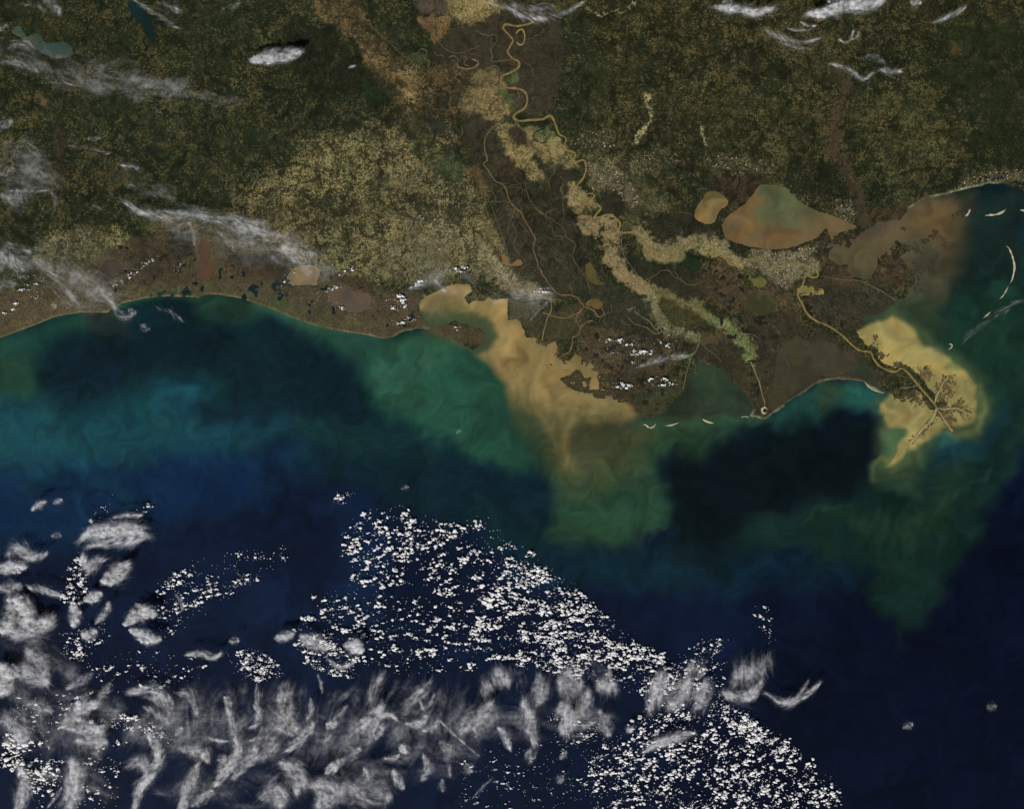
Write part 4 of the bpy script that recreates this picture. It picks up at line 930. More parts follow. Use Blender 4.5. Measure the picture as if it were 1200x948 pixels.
# ------------------------------------------------------------------ marsh fragments of the birdfoot delta and the eastern sound
def patches(name, items, lab, ztop=0.20):
    """items: (x, y, radius, stretch, angle, colour) irregular flat-topped islets joined into one mass"""
    V, Fq, Cq = [], [], []
    for (x, y, r, st, an, c) in items:
        k = 9; a0 = len(V)
        ca, sa = math.cos(an), math.sin(an)
        rr = r * 1.25 * (0.55 + 0.9 * rng.random(k))
        for j in range(k):
            th = 2 * math.pi * j / k
            u, v = math.cos(th) * rr[j] * st, math.sin(th) * rr[j]
            qx, qy = x + u * ca - v * sa, y + u * sa + v * ca
            V.append((qx - 600, 474 - qy, -0.05))
        for j in range(k):
            bx, by, _ = V[a0 + j]
            V.append((x - 600 + (bx - x + 600) * .85, 474 - y + (by - 474 + y) * .85, ztop))
        V.append((x - 600, 474 - y, ztop + .05))
        for j in range(k):
            j2 = (j + 1) % k
            Fq.append((a0 + j2, a0 + j, a0 + k + j, a0 + k + j2))
            Fq.append((a0 + k + j2, a0 + k + j, a0 + 2 * k))
        Cq += [np.array(c, float) * (0.8 + .4 * rng.random())] * (2 * k + 1)
    return mesh_obj(name, V, Fq, MAT_MARSH, 'stuff', lab, None, attrs={'tint': ('FLOAT_COLOR', lin(np.clip(tone(np.array(Cq)), 1, 255)))}, smooth=False)

MC = (92, 77, 50)
items = []
def along(pts, n, spread, r0, r1, c=MC, jit=.8):
    p = smooth_line(pts, 10)
    for _ in range(n):
        i = rng.integers(0, len(p)); t = p[min(i + 1, len(p) - 1)] - p[max(i - 1, 0)]
        an = math.atan2(t[1], t[0]) + rng.normal(0, jit)
        nr = np.array([-t[1], t[0]]) / (np.linalg.norm(t) + 1e-9)
        q = p[i] + nr * rng.normal(0, spread) + rng.normal(0, .5, 2)
        items.append((q[0], q[1], rng.uniform(r0, r1), rng.uniform(1.2, 2.8), an, c))
along([(1098,482),(1092,494),(1084,502),(1075,511),(1067,518)], 90, 2.0, .35, .8, (84,70,46), .3)
along([(1099,482),(1104,490),(1110,498),(1118,507)], 60, 1.6, .35, .85, MC, .4)
along([(1100,478),(1112,480),(1124,480),(1138,485)], 110, 3.2, .35, .85, MC, .6)
along([(1100,482),(1112,488),(1118,494)], 70, 3.0, .3, .75, MC, .8)
along([(1112,478),(1122,474),(1128,469)], 45, 1.8, .3, .7, MC, .5)
along([(1098,468),(1103,456),(1110,444)], 120, 3.2, .35, .9, MC, .7)
along([(1112,440),(1113,446),(1119,452)], 30, 2.2, .3, .7, MC, .8)
along([(1104,464),(1112,460),(1116,464)], 40, 2.6, .3, .7, MC, .9)
along([(1102,474),(1108,472)], 30, 2.0, .5, 1.1, (54,54,40), .9)
along([(1077,444),(1084,438),(1090,434)], 110, 4.2, .3, .75, (104,88,56), .9)
along([(1084,432),(1086,429)], 12, 1.0, .4, .8, (70,58,40), .9)
along([(1050,460),(1060,462),(1072,460)], 120, 3.6, .5, 1.3, (62,58,42), .7)
along([(1070,474),(1075,466),(1078,460)], 40, 1.6, .35, .8, MC, .4)
along([(1078,478),(1080,470),(1085,462)], 30, 1.4, .35, .8, MC, .4)
along([(1020,405),(1030,412),(1034,420)], 40, 2.4, .4, .9, (78,66,46), .8)
along([(1024,396),(1028,394)], 12, 1.2, .4, .8, (82,66,46), .8)
along([(1046,428),(1052,427),(1060,430)], 30, 1.6, .4, .9, (84,70,48), .6)
along([(1090,476),(1086,468)], 30, 1.6, .35, .8, MC, .6)
for (ox, oy, bear, ln) in ((1101,481,20,26),(1102,482,35,22),(1104,484,50,26),(1110,480,-20,22),(1116,479,-35,16),(1108,474,-50,20),(1101,468,-15,18),(1103,462,10,18),(1105,456,-5,14),(1106,450,20,14),
                          (1098,464,-160,12),(1102,455,-150,10),(1092,494,150,10),(1086,500,-60,7),(1080,506,150,8),(1074,463,120,16),(1080,468,115,16),(1068,460,140,16),(1062,460,160,12),(1084,440,-60,14),(1080,443,-90,14),(1088,440,-20,10),(1112,490,60,12),(1120,480,35,18),(1124,478,5,14)):
    bx, by, th = ox, oy, math.radians(bear)
    for k in range(int(ln)):
        th += rng.normal(0, .10); bx += math.cos(th) * .9; by += math.sin(th) * .9
        side = 1 if k % 2 else -1
        items.append((bx - math.sin(th) * .75 * side, by + math.cos(th) * .75 * side, rng.uniform(.3, .62) * (1 - .5 * k / ln), rng.uniform(1.6, 2.8), th + rng.normal(0, .2), MC if rng.random() < .8 else (70, 62, 44)))
patches('delta_marsh', items, 'brown marsh fragments branching through the yellow plume of the birdfoot delta')
items = []
along([(1060,288),(1072,290),(1080,296)], 40, 3, .4, 1.0, (62,52,40), .9)
along([(1082,284),(1094,276),(1098,272)], 45, 2.2, .4, 1.1, (62,52,40), .8)
along([(1098,276),(1108,284),(1106,290)], 25, 2.4, .3, .8, (66,56,42), .9)
along([(1070,310),(1085,315),(1098,304)], 50, 6, .3, .9, (62,54,42), .9)
along([(1060,330),(1080,330)], 40, 6, .3, .9, (58,52,40), .9)
along([(1116,252),(1124,250),(1130,256)], 25, 2.5, .3, .9, (64,58,44), .8)
along([(1056,267),(1060,268)], 8, .8, .4, 1.0, (58,56,44), .8)
along([(950,350),(958,352),(965,358),(985,362)], 40, 3, .4, 1.0, (70,60,44), .9)
patches('marsh_islets', items, 'scattered dark marsh islets in the brown sound east of the lakes')
items = []
along([(652,412),(658,418),(664,421)], 50, 2.6, .35, .9, (84,72,50), .7)
along([(630,400),(636,402),(642,402)], 40, 2.0, .35, .9, (84,72,50), .7)
along([(641,430),(645,426)], 5, 1.0, .4, .7, (66,56,40), .7)
patches('mouth_marsh', items, 'small brown marsh fragments at the river mouth in the tan bay')

# ------------------------------------------------------------------ towns: grey and white blocks too small to tell apart
def town(pts, count, lab):
    p = np.array(pts, float)
    V, Fq, Cq = [], [], []
    n = 0
    while n < count:
        q = p.min(0) + rng.random(2) * (p.max(0) - p.min(0)) + rng.normal(0, 1.5, 2)
        if sd_poly(pts, np.array([q[0]]), np.array([q[1]]))[0] < 0 or vnoise(np.array([q[0]]), np.array([q[1]]), 6, 3)[0] < rng.uniform(-.9, .5): continue
        n += 1
        w, d = rng.uniform(.25, .75), rng.uniform(.25, .7); h = rng.uniform(.35, .55)
        an = rng.choice([0, .35, .8]); ca, sa = math.cos(an), math.sin(an)
        a0 = len(V)
        for zz in (0.1, h):
            for (u, v) in ((-w, -d), (w, -d), (w, d), (-w, d)):
                V.append((q[0] - 600 + u * ca - v * sa, 474 - q[1] + u * sa + v * ca, zz))
        Fq += [(a0 + 4, a0 + 5, a0 + 6, a0 + 7), (a0, a0 + 1, a0 + 5, a0 + 4), (a0 + 1, a0 + 2, a0 + 6, a0 + 5), (a0 + 2, a0 + 3, a0 + 7, a0 + 6), (a0 + 3, a0, a0 + 4, a0 + 7)]
        g = rng.choice([(104,94,74), (128,117,95), (150,141,122), (88,84,62), (198,190,172)], p=[.36, .28, .14, .16, .06])
        Cq += [np.array(g, float)] * 8
    mesh_obj('city_blocks', V, Fq, MAT_CITY, 'stuff', lab, None, attrs={'tint': ('FLOAT_COLOR', lin(np.array(Cq) * np.array([.96, .93, .90])))}, smooth=False)
for pts, count, lab in URBAN: town(pts, count, lab)

# ------------------------------------------------------------------ ice clouds: bundles of drawn-out fibres at many heights
def ico(level):
    t = (1 + 5 ** .5) / 2
    v = [(-1,t,0),(1,t,0),(-1,-t,0),(1,-t,0),(0,-1,t),(0,1,t),(0,-1,-t),(0,1,-t),(t,0,-1),(t,0,1),(-t,0,-1),(-t,0,1)]
    f = [(0,11,5),(0,5,1),(0,1,7),(0,7,10),(0,10,11),(1,5,9),(5,11,4),(11,10,2),(10,7,6),(7,1,8),(3,9,4),(3,4,2),(3,2,6),(3,6,8),(3,8,9),(4,9,5),(2,4,11),(6,2,10),(8,6,7),(9,8,1)]
    v = [np.array(p) / np.linalg.norm(p) for p in v]
    for _ in range(level):
        mid, nf = {}, []
        def m(a, b):
            k = (min(a, b), max(a, b))
            if k not in mid:
                q = v[a] + v[b]; v.append(q / np.linalg.norm(q)); mid[k] = len(v) - 1
            return mid[k]
        for a, b, c in f:
            ab, bc, ca = m(a, b), m(b, c), m(c, a)
            nf += [(a, ab, ca), (b, bc, ab), (c, ca, bc), (ab, bc, ca)]
        f = nf
    return np.array(v), np.array(f)
ICO0, ICO1 = ico(0), ico(1)


def fibres(p, seg, w, n, ln, a, fw, fall, h, thick, bend):
    K = 7
    tot = seg[-1]
    s = rng.random(n) * tot
    i = np.clip(np.searchsorted(seg, s), 1, len(p) - 2)
    t = p[i + 1] - p[i - 1]; t /= np.linalg.norm(t, axis=1, keepdims=True) + 1e-9
    taper = .18 + .82 * np.sin(np.pi * np.clip(s / tot, .03, .97)) ** .8
    off = rng.normal(0, .6, n)
    c = p[i] + np.stack([-t[:, 1], t[:, 0]], -1) * (off * w * taper)[:, None]
    ang = (np.arctan2(t[:, 1], t[:, 0]) if fall is None else math.radians(fall)) + rng.normal(0, .15, n)
    L = ln * rng.uniform(.35, 1.0, n) * (.6 + .4 * taper)
    hw = rng.uniform(*fw, n)
    cur = rng.normal(0, bend, n) / np.maximum(L, 1) * 2
    z0 = h + rng.normal(0, thick * .5, n); roll = rng.uniform(-.5, .5, n); dip = rng.normal(0, .05, n)
    aa = a * (.3 + 1.3 * rng.random(n) ** 2.5) * np.exp(-off * off * .9)
    us = np.linspace(-.5, .5, K)[None] * L[:, None]
    qx = c[:, :1] + us * np.cos(ang)[:, None]; qy = c[:, 1:] + us * np.sin(ang)[:, None]
    th = ang[:, None] + cur[:, None] * us + .55 * vnoise(qx, qy, 30, 33) + .28 * vnoise(qx, qy, 11, 37)
    st = (L / (K - 1))[:, None]
    xs = np.cumsum(np.cos(th), 1) * st; ys = np.cumsum(np.sin(th), 1) * st
    xs += c[:, :1] - xs[:, K // 2:K // 2 + 1]; ys += c[:, 1:] - ys[:, K // 2:K // 2 + 1]
    u = 1 - np.abs(np.linspace(-1, 1, K))
    wk = hw[:, None] * (.35 + .65 * u)[None]
    zz = z0[:, None] + dip[:, None] * us
    V = np.zeros((n, K, 3, 3)); A = np.zeros((n, K, 3))
    cr, sr = np.cos(roll)[:, None], np.sin(roll)[:, None]
    for e in (-1, 0, 1):
        z = zz + e * np.minimum(wk, 2) * sr; kk = (CAM_H - z) / CAM_H
        V[:, :, e + 1, 0] = (xs - np.sin(th) * wk * e * cr - 600) * kk
        V[:, :, e + 1, 1] = (474 - (ys + np.cos(th) * wk * e * cr)) * kk
        V[:, :, e + 1, 2] = z
    A[:, :, 1] = aa[:, None] * (u ** 1.15)[None]
    b = (np.arange(n) * K * 3)[:, None] + np.arange(K - 1)[None] * 3
    Q = np.stack([np.stack([b, b + 3, b + 4, b + 1], -1), np.stack([b + 1, b + 4, b + 5, b + 2], -1)], 2)
    return V.reshape(-1, 3), Q.reshape(-1, 4), A.reshape(-1)

SKY = {}
THIN = True      # the clouds over land are thinner and more drawn out than those over the gulf
def cirrus(spine, w, tau, lab, a=.32, h=15.0, fall=None, length=None, fw=None, name='cirrus_cloud', cat='cloud', thick=2.2, bend=.35, core=0, core_a=.5):
    """spine: map positions; w: half breadth; tau: thickness of the veil; a: opacity of one fibre; fall: bearing of the fibres, else along the spine"""
    p = smooth_line(spine, 10) if len(spine) > 2 else np.linspace(spine[0], spine[1], 12)
    seg = np.r_[0, np.cumsum(np.linalg.norm(np.diff(p, axis=0), axis=1))]
    tot = seg[-1]; big = tau * 1.0
    if THIN and not core: w, tau = w * 1.05, tau * .95
    else: w, tau = w * (1.15 if w < 3 else 1.25), tau * (2.2 if w > 3 else 1.5)
    ln = (length or max(.45 * tot, w * 1.2)) * (1.35 if w > 3 else 1.1)
    fw = fw or ((.5, 1.2) if w < 5 else (.6, 1.8))
    def count(part, f, al, most): return int(min(most, max(10, part * tau * (tot + .4 * ln) * 2 * w * .75 / (ln * .62 * (f[0] + f[1]) * al * .2))))
    fine = (1.0 if name == 'cloud_streak' else (.6 if THIN else .42) * min(1, tau / .5))
    sets = [fibres(p, seg, w, count(fine, fw, a, 800), ln, a, fw, fall, h, thick, bend)]
    if name != 'cloud_streak':
        vw = (max(1.0, .16 * w), max(1.9, .5 * w)); va = min(.58, .12 + .19 * tau)
        sets.append(fibres(p, seg, w * 1.05, count(.75 if THIN else 1.1, vw, va, 420), max(ln * .8, w * 1.4), va, vw, fall, h, thick, bend))
    if core:
        V, T, A = [], [], []
        m = 0
        for _ in range(core):
            s = rng.random(); i = int(s * (len(p) - 1)); t = p[min(i + 1, len(p) - 1)] - p[max(i - 1, 0)]; t = t / (np.linalg.norm(t) + 1e-9)
            q = p[i] + np.array([-t[1], t[0]]) * rng.normal(0, .42) * w * (.3 + .7 * math.sin(math.pi * s))
            r = rng.uniform(.16, .34) * w
            v = ICO1[0] * (1 + .2 * rng.standard_normal((len(ICO1[0]), 1))) * np.array([r * 1.25, r, r * .5])
            V.append(v + np.array(M(q[0], q[1], h + rng.normal(0, .8)))); T.append(ICO1[1] + m); m += len(v)
        V = np.concatenate(V); T = np.concatenate(T)
        lobes = (V, T, np.full(len(V), core_a))
    n = 0; Q = []
    for s in sets:
        f = s[1] if s[1].shape[1] == 3 else np.concatenate([s[1][:, [0, 1, 2]], s[1][:, [0, 2, 3]]])
        Q.append(f + n); n += len(s[0])
    o = mesh_obj(name, np.concatenate([s[0] for s in sets]), np.concatenate(Q), MAT_CIRRUS, None, lab, cat, 'thin ice clouds',
                 attrs={'veil': ('FLOAT', np.concatenate([s[2] for s in sets]))})
    if core:
        k = mesh_obj('bright_core', lobes[0], lobes[1], MAT_CIRRUS, attrs={'veil': ('FLOAT', lobes[2])})
        k.parent = o; k['kind'] = 'stuff'
    SKY[lab] = o
    return o

def veil(spine, w, tau, lab, fall=None, length=60): return cirrus(spine, w, tau, lab, a=.10, fall=fall, length=length, fw=(1.2, 3.5), thick=3)
veil([(-20,300),(40,310),(90,330),(140,350)], 34, .26, 'milky haze over the western coast')
veil([(-20,190),(30,200),(70,215)], 30, .20, 'milky haze at the picture edge over the lower western woods')
veil([(-10,60),(60,80),(140,95),(220,100)], 28, .16, 'milky haze over the upper western woods')
veil([(190,270),(280,275),(350,300),(390,320)], 30, .20, 'milky haze south east of the long bright band')
veil([(480,330),(560,335),(640,345)], 20, .16, 'milky haze along the north shore of the tan bay')
# over the land
cirrus([(50,1),(64,7),(71,19)], 6, .5, 'curved grey wisp at the top edge above the milky green reservoir')
cirrus([(24,5),(42,6),(54,14)], 4, 0.375, 'faint wisp left of the curved grey wisp at the top edge')
cirrus([(153,-2),(170,9),(188,20),(210,35)], 2.2, .8, 'thin slanting white streak over the dark teal reservoir', name='cloud_streak', bend=.1)
cirrus([(184,3),(200,8),(212,14)], 7, 0.375, 'faint patch just right of the slanting white streak')
cirrus([(258,14),(272,9),(282,2)], 6, 0.240, 'very faint bluish wisp between the white streak and the oval cloud')
cirrus([(-3,36),(3,33),(9,30)], 4, .5, 'small pale wisp at the picture edge beside the milky green reservoir')
cirrus([(8,56),(26,52),(42,58)], 6, 0.330, 'faint veil below the milky green reservoir')
cirrus([(0,74),(25,74),(45,84)], 6, 0.330, 'faint streaks near the picture edge below the reservoir')
cirrus([(50,94),(90,96),(130,92),(175,102)], 16, 0.165, 'broad thin grey veil over the western woods', length=40)
cirrus([(150,110),(185,118),(230,116),(290,118)], 16, 0.120, 'faint veil drifting east of the broad thin grey veil', length=40)
cirrus([(-4,145),(6,146),(14,142)], 8, 0.525, 'grey patch at the picture edge halfway down the western woods')
cirrus([(0,170),(30,170),(48,185)], 14, 0.210, 'dim bluish veil near the picture edge over the western woods', length=24)
cirrus([(-6,205),(8,202),(16,196)], 7, .45, 'whitish patch at the picture edge above the curled wisp')
cirrus([(0,228),(12,234),(24,240),(20,222)], 9, .45, 'curled pale wisp near the picture edge south of the western woods')
cirrus([(10,224),(40,224),(60,222)], 2.5, 0.450, 'thin level streak crossing the curled pale wisp')
cirrus([(60,225),(66,238),(63,248)], 4, 0.375, 'dim vertical wisp right of the curled pale wisp')
cirrus([(80,171),(96,173),(112,176),(128,181)], 1.1, .6, 'short thin streak in the western woods', name='cloud_streak', bend=.08)
cirrus([(102,163),(118,162)], 3, 0.375, 'tiny faint wisp just above the short thin streak')
cirrus([(138,192),(150,195),(164,199)], 5, 0.420, 'faint patch south east of the short thin streak')
cirrus([(108,240),(120,246)], 2.5, .4, 'tiny bright wisp west of the long white band')
cirrus([(145,238),(165,248),(190,253),(222,250),(250,258),(280,265),(312,276)], 4.5, .85, 'long bright white band stretched over the western plain')
cirrus([(160,248),(200,254),(240,254),(300,268),(335,280)], 11, 0.480, 'soft veil wrapped around the long bright white band', length=50)
cirrus([(150,215),(170,225),(210,225)], 12, 0.195, 'dim haze patch above the long white band')
cirrus([(270,268),(300,282),(340,292),(370,298)], 16, 0.360, 'broad grey veil trailing off the long white band', length=44)
cirrus([(330,290),(352,300),(362,322)], 12, 0.360, 'grey veil over the pale brown lake')
cirrus([(220,260),(226,270),(228,288)], 2.5, 0.450, 'thin wisp hanging below the long white band')
cirrus([(255,270),(270,285),(275,295)], 5, 0.330, 'faint fringe hanging below the middle of the long white band')
cirrus([(42,308),(62,320),(76,335),(84,348),(93,360)], 7, .55, 'grey slanting wisp reaching the western shore')
cirrus([(62,340),(72,350),(84,358)], 1.2, 0.525, 'thin pale streak beside the grey slanting wisp', name='cloud_streak')
cirrus([(-6,296),(10,304),(28,318)], 10, 0.525, 'grey veil at the picture edge over the western towns')
cirrus([(-6,330),(6,336),(16,332)], 12, 0.420, 'dim veil at the picture edge just above the western marsh')
cirrus([(0,285),(20,288),(36,296)], 7, 0.300, 'faint upper veil at the picture edge near the western towns')
cirrus([(60,357),(66,360)], 4, .5, 'small round puff by the western shore')
cirrus([(110,335),(124,346),(136,362)], 6, 0.525, 'grey wisp crossing the western shore beside the dim lake')
cirrus([(132,360),(145,372),(160,366)], 6, 0.300, 'faint smudge over the sea by the western shore')
cirrus([(150,362),(156,368)], 4, .4, 'small pale puff over the sea by the western shore')
cirrus([(182,360),(198,365),(214,376)], 4, 0.270, 'faint fishbone wisp over the sea off the western shore')
cirrus([(163,382),(176,386)], 5, 0.270, 'faint smudge farther off the western shore')
cirrus([(296,71),(308,68),(322,66),(338,65),(352,61)], 6.5, 2.0, 'bright oval white cloud over the dark woods', core=46, length=20, fw=(1.0, 2.6))
cirrus([(408,80),(417,77)], 1.2, 1.4, 'tiny bright white dash in the woods west of the red fields', length=7)
cirrus([(478,340),(495,330),(512,322),(524,314)], 6, .4, 'bluish smoke plume rising north of the tan bay')
cirrus([(508,326),(516,335),(522,342)], 3, 0.525, 'thin smoke tail drifting over the tan bay')
cirrus([(575,6),(592,8),(606,16),(622,22),(640,22)], 5, .75, 'feathery white cloud over the top river bend')
cirrus([(622,23),(640,21),(656,18),(668,13),(684,2)], 2.6, .9, 'bright hooked tail of the feathery cloud over the top river bend')
cirrus([(600,5),(620,12),(650,8)], 7, 0.450, 'soft veil above the feathery cloud at the top river bend')
cirrus([(836,8),(855,10),(872,12),(885,16),(906,9)], 5, .95, 'white fish shaped cloud at the top edge', core=20)
cirrus([(845,3),(858,1)], 2.5, .6, 'small wisp just above the white fish shaped cloud')
cirrus([(897,37),(910,43),(924,48),(940,50),(959,46)], 3, .95, 'white winged cloud below the fish shaped cloud')
cirrus([(918,52),(935,56),(950,58)], 2.5, 0.525, 'faint lower edge of the white winged cloud')
cirrus([(922,34),(936,36),(950,35)], 2, .7, 'thin white dash above the winged cloud')
cirrus([(938,26),(946,30),(956,31)], 2.2, .8, 'small bright wisp above the thin white dash')
cirrus([(950,16),(966,15),(982,9),(1000,6),(1020,5),(1036,1)], 7, 1.4, 'big bright white cloud cut by the top edge', core=50)
cirrus([(1066,3),(1080,4)], 5, .9, 'small white cloud at the top edge right of the big bright one')
cirrus([(1093,26),(1104,23),(1116,18),(1132,9)], 3, .9, 'slanting white cloud near the right of the top edge')
cirrus([(982,46),(990,50),(997,46),(1000,36)], 1.6, .9, 'small white tick shaped cloud under the big bright one')
cirrus([(996,47),(1004,44),(1007,37)], 1.5, .7, 'small white hook right of the tick shaped cloud')
cirrus([(972,75),(988,79),(1000,86),(1012,93),(1023,86)], 3, 1.0, 'bright white pointed cloud over the eastern woods')
cirrus([(1028,82),(1042,84),(1056,84)], 4.5, .7, 'soft white cloud right of the bright pointed one')
cirrus([(1014,66),(1030,70),(1038,74)], 5, 0.375, 'faint veil above the bright pointed cloud')
cirrus([(598,342),(620,348),(648,342)], 15, 0.300, 'grey haze north of the tan bay', length=26)
cirrus([(620,376),(630,366),(642,354)], 1.4, 0.525, 'thin slanting streak in the grey haze by the tan bay', name='cloud_streak')
cirrus([(748,430),(764,424),(784,419),(810,417)], 3.5, .6, 'white feather shaped cloud over the brown marsh')
cirrus([(734,364),(745,360)], 3, 0.300, 'tiny faint wisp over the dark swamp by the field ridge')
cirrus([(1126,404),(1145,386),(1165,372),(1195,352)], 5, 0.210, 'very faint slanting veil over the sea east of the yellow plume')
cirrus([(534,508),(541,504)], 2.2, .5, 'tiny lone wisp over the green water', length=5)
cirrus([(470,573),(479,570)], 2.4, .6, 'tiny lone wisp over the dark water above the popcorn clouds', length=6)
# over the western gulf
THIN = False
cirrus([(37,598),(45,592),(54,587)], 3.5, .7, 'small ragged white wisp west of the striped sheet')
cirrus([(62,590),(73,585)], 3, .7, 'small white wisp just right of the ragged one')
cirrus([(60,628),(66,627),(72,628)], 3, .5, 'tiny speckled patch west of the striped sheet')
cirrus([(94,628),(118,622),(142,620),(160,622),(172,628)], 8, 1.0, 'striped grey white cloud sheet over the blue western gulf', core=20, length=46)
cirrus([(104,640),(130,636),(152,634),(168,632)], 4.5, .9, 'lower bright band of the striped sheet', length=44)
cirrus([(132,607),(150,604),(166,604)], 3, .8, 'small streaky cloud topping the striped sheet')
cirrus([(96,650),(100,660),(106,666),(116,655),(124,656)], 5, .7, 'comb shaped curved wisp under the striped sheet', fall=-55, length=22)
cirrus([(121,682),(132,676),(144,667),(151,660)], 7.5, 1.6, 'bright leaf shaped cloud south of the comb shaped wisp', core=30, length=20, fw=(.8, 2.2))
cirrus([(-6,668),(8,666),(20,664),(30,664)], 6, 1.3, 'bright white bar at the picture edge, above the large swirl', core=26)
cirrus([(8,652),(20,640),(30,650),(44,652)], 7, .4, 'ragged grey wisps above the bright bar at the picture edge')
cirrus([(30,652),(40,655),(56,648)], 4, .3, 'faint forked wisp right of the bright bar')
cirrus([(-4,688),(12,690),(24,686)], 7, .5, 'grey patch just below the bright bar')
cirrus([(32,688),(52,692),(74,699)], 3.5, .6, 'pale tail leading to the puffy cluster')
cirrus([(2,740),(12,722),(22,706),(30,718),(36,734),(54,726)], 9, 1.2, 'large white swirl near the western picture edge', core=60, length=26, fw=(1, 3))
cirrus([(0,730),(20,742),(44,738),(62,722)], 10, .6, 'soft grey skirt of the large white swirl', length=28)
cirrus([(84,706),(88,720),(86,734)], 5, 1.4, 'bright white vertical puff right of the large swirl', core=26, length=12, fw=(1, 2.6))
cirrus([(100,702),(110,700),(118,694)], 5, 1.6, 'bright white round puff in the puffy cluster', core=24, length=9, fw=(1, 2.6))
cirrus([(112,730),(122,720),(128,706)], 4, .6, 'curved grey wisp right of the vertical puff')
cirrus([(148,732),(158,722),(172,716),(182,722)], 7, 1.5, 'top lobe of the bright knotted cloud', core=36, length=12, fw=(1, 2.6))
cirrus([(152,738),(166,744),(178,750),(188,748)], 5.5, 1.3, 'lower lobe of the bright knotted cloud', core=26, length=11, fw=(1, 2.4))
cirrus([(95,742),(104,746),(112,738)], 5, .9, 'white patch south west of the knotted cloud')
cirrus([(218,768),(235,766),(250,770),(258,766)], 3.5, .7, 'short bright dash east of the knotted cloud')
cirrus([(205,695),(212,705),(214,715)], 3, .3, 'faint upright wisp above the knotted cloud')
cirrus([(268,752),(280,750)], 4, .25, 'faint smudge above the bright dash')
cirrus([(322,748),(333,746),(344,742)], 4.5, 1.5, 'small bright capsule cloud with a dark shadow', core=18, length=10, fw=(.8, 2))
cirrus([(352,745),(368,752),(384,760)], 7, .7, 'ribbed grey patch right of the capsule cloud', length=14)
cirrus([(404,755),(416,758),(424,764)], 7, 1.0, 'bright grainy patch among the sparse popcorn clouds', core=24, length=10)
cirrus([(384,772),(398,782),(416,776)], 3, .7, 'white tick of cloud below the grainy patch')
# the band of veils along the south
veil([(0,800),(40,830),(90,820),(140,835)], 24, 0.066, 'broad thin veil behind the arched cloud')
veil([(150,860),(210,870),(270,860),(330,880)], 24, 0.056, 'broad thin veil behind the sickle cloud')
veil([(180,930),(240,920),(300,930),(360,920)], 22, 0.056, 'broad thin veil along the bottom edge west of the bright feather')
veil([(320,840),(380,850),(440,850),(500,840)], 20, 0.053, 'broad thin veil behind the star shaped cloud')
veil([(400,920),(450,900),(510,890),(560,880)], 22, 0.053, 'broad thin veil behind the egg shaped cloud')
veil([(540,850),(600,840),(660,840),(720,840)], 22, 0.056, 'broad thin veil behind the cloud curtains')
veil([(40,905),(80,920),(130,930)], 22, 0.056, 'broad thin veil around the grey pillars')
veil([(10,720),(50,760),(90,790)], 22, 0.053, 'broad thin veil south of the large white swirl')
veil([(150,850),(220,850),(290,850)], 26, .13, 'long slanting fibres drawn across the western band', 112, 90)
veil([(300,850),(370,860),(440,860)], 26, .13, 'long slanting fibres drawn across the middle of the band', 108, 90)
veil([(450,860),(520,850),(590,840)], 24, .12, 'long slanting fibres drawn across the band by the aircraft trail', 105, 90)
veil([(20,860),(70,850),(120,880)], 26, .13, 'long slanting fibres drawn through the south west corner', 105, 90)
veil([(250,815),(310,815),(370,815)], 12, 0.053, 'fringe of upright hairs over the western band', -82, 44)
veil([(380,820),(440,812),(500,812),(540,820)], 12, 0.053, 'fringe of upright hairs over the middle of the band', -75, 44)
veil([(560,800),(610,795),(660,785),(720,790)], 12, 0.050, 'fringe of upright hairs over the cloud curtains', 88, 40)
cirrus([(-2,778),(5,795),(2,814)], 10, 2.4, 'very bright white blob at the western picture edge', core=60, length=18, fw=(1.4, 3.4))
cirrus([(15,790),(35,786),(55,800)], 14, .5, 'grey veil right of the very bright blob', length=30)
cirrus([(30,760),(46,775),(52,790)], 9, .4, 'grey veil above the very bright blob', length=24)
cirrus([(0,845),(16,850),(30,872)], 14, .45, 'wide grey veil near the western picture edge below the bright blob', length=34)
cirrus([(30,825),(48,828),(62,834)], 6, .4, 'small grey veil left of the arched cloud')
cirrus([(78,808),(92,799),(108,790)], 5, .35, 'slanting grey wisp above the arched cloud')
cirrus([(116,820),(126,806),(130,800)], 5, .3, 'faint brownish wisp right of the slanting grey one')
cirrus([(76,851),(84,838),(98,828),(112,826)], 8, 1.1, 'bright arched cloud in the western part of the band', core=24, length=28)
cirrus([(80,853),(96,852),(112,856),(124,850)], 6, 1.1, 'bright base of the arched cloud', core=24, length=26)
cirrus([(90,868),(108,866),(126,870)], 7, .5, 'grey fringe beneath the arched cloud')
cirrus([(84,888),(88,906),(86,924),(82,948)], 10, .75, 'grey pillar of cloud below the arched cloud', length=44)
cirrus([(22,898),(30,915),(26,934),(18,952)], 8, .55, 'grey pillar of cloud near the western picture edge', length=34)
cirrus([(56,946),(64,935),(73,922)], 2, .6, 'thin slanting streak between the two grey pillars')
cirrus([(172,862),(184,875),(186,890),(176,908),(164,926),(156,952)], 6, 1.0, 'bright curved S shaped cloud', length=34)
cirrus([(150,900),(165,890),(172,905)], 8, .35, 'bluish veil left of the S shaped cloud', length=26)
cirrus([(150,812),(172,808),(190,818),(200,832)], 7, .6, 'pale veil with a hooked end above the S shaped cloud', length=26)
cirrus([(168,828),(182,836),(198,846)], 4, .55, 'lower streak of the pale hooked veil')
cirrus([(196,812),(201,824),(198,836)], 2.5, .8, 'bright hooked end of the pale veil')
cirrus([(208,812),(224,815),(230,838)], 6, .3, 'faint grey wisps right of the pale hooked veil')
cirrus([(205,862),(214,852)], 3.5, .5, 'small pale wedge right of the S shaped cloud')
cirrus([(212,876),(226,880),(240,882),(243,892)], 7, .75, 'grey shoulder shaped cloud south of the small wedge')
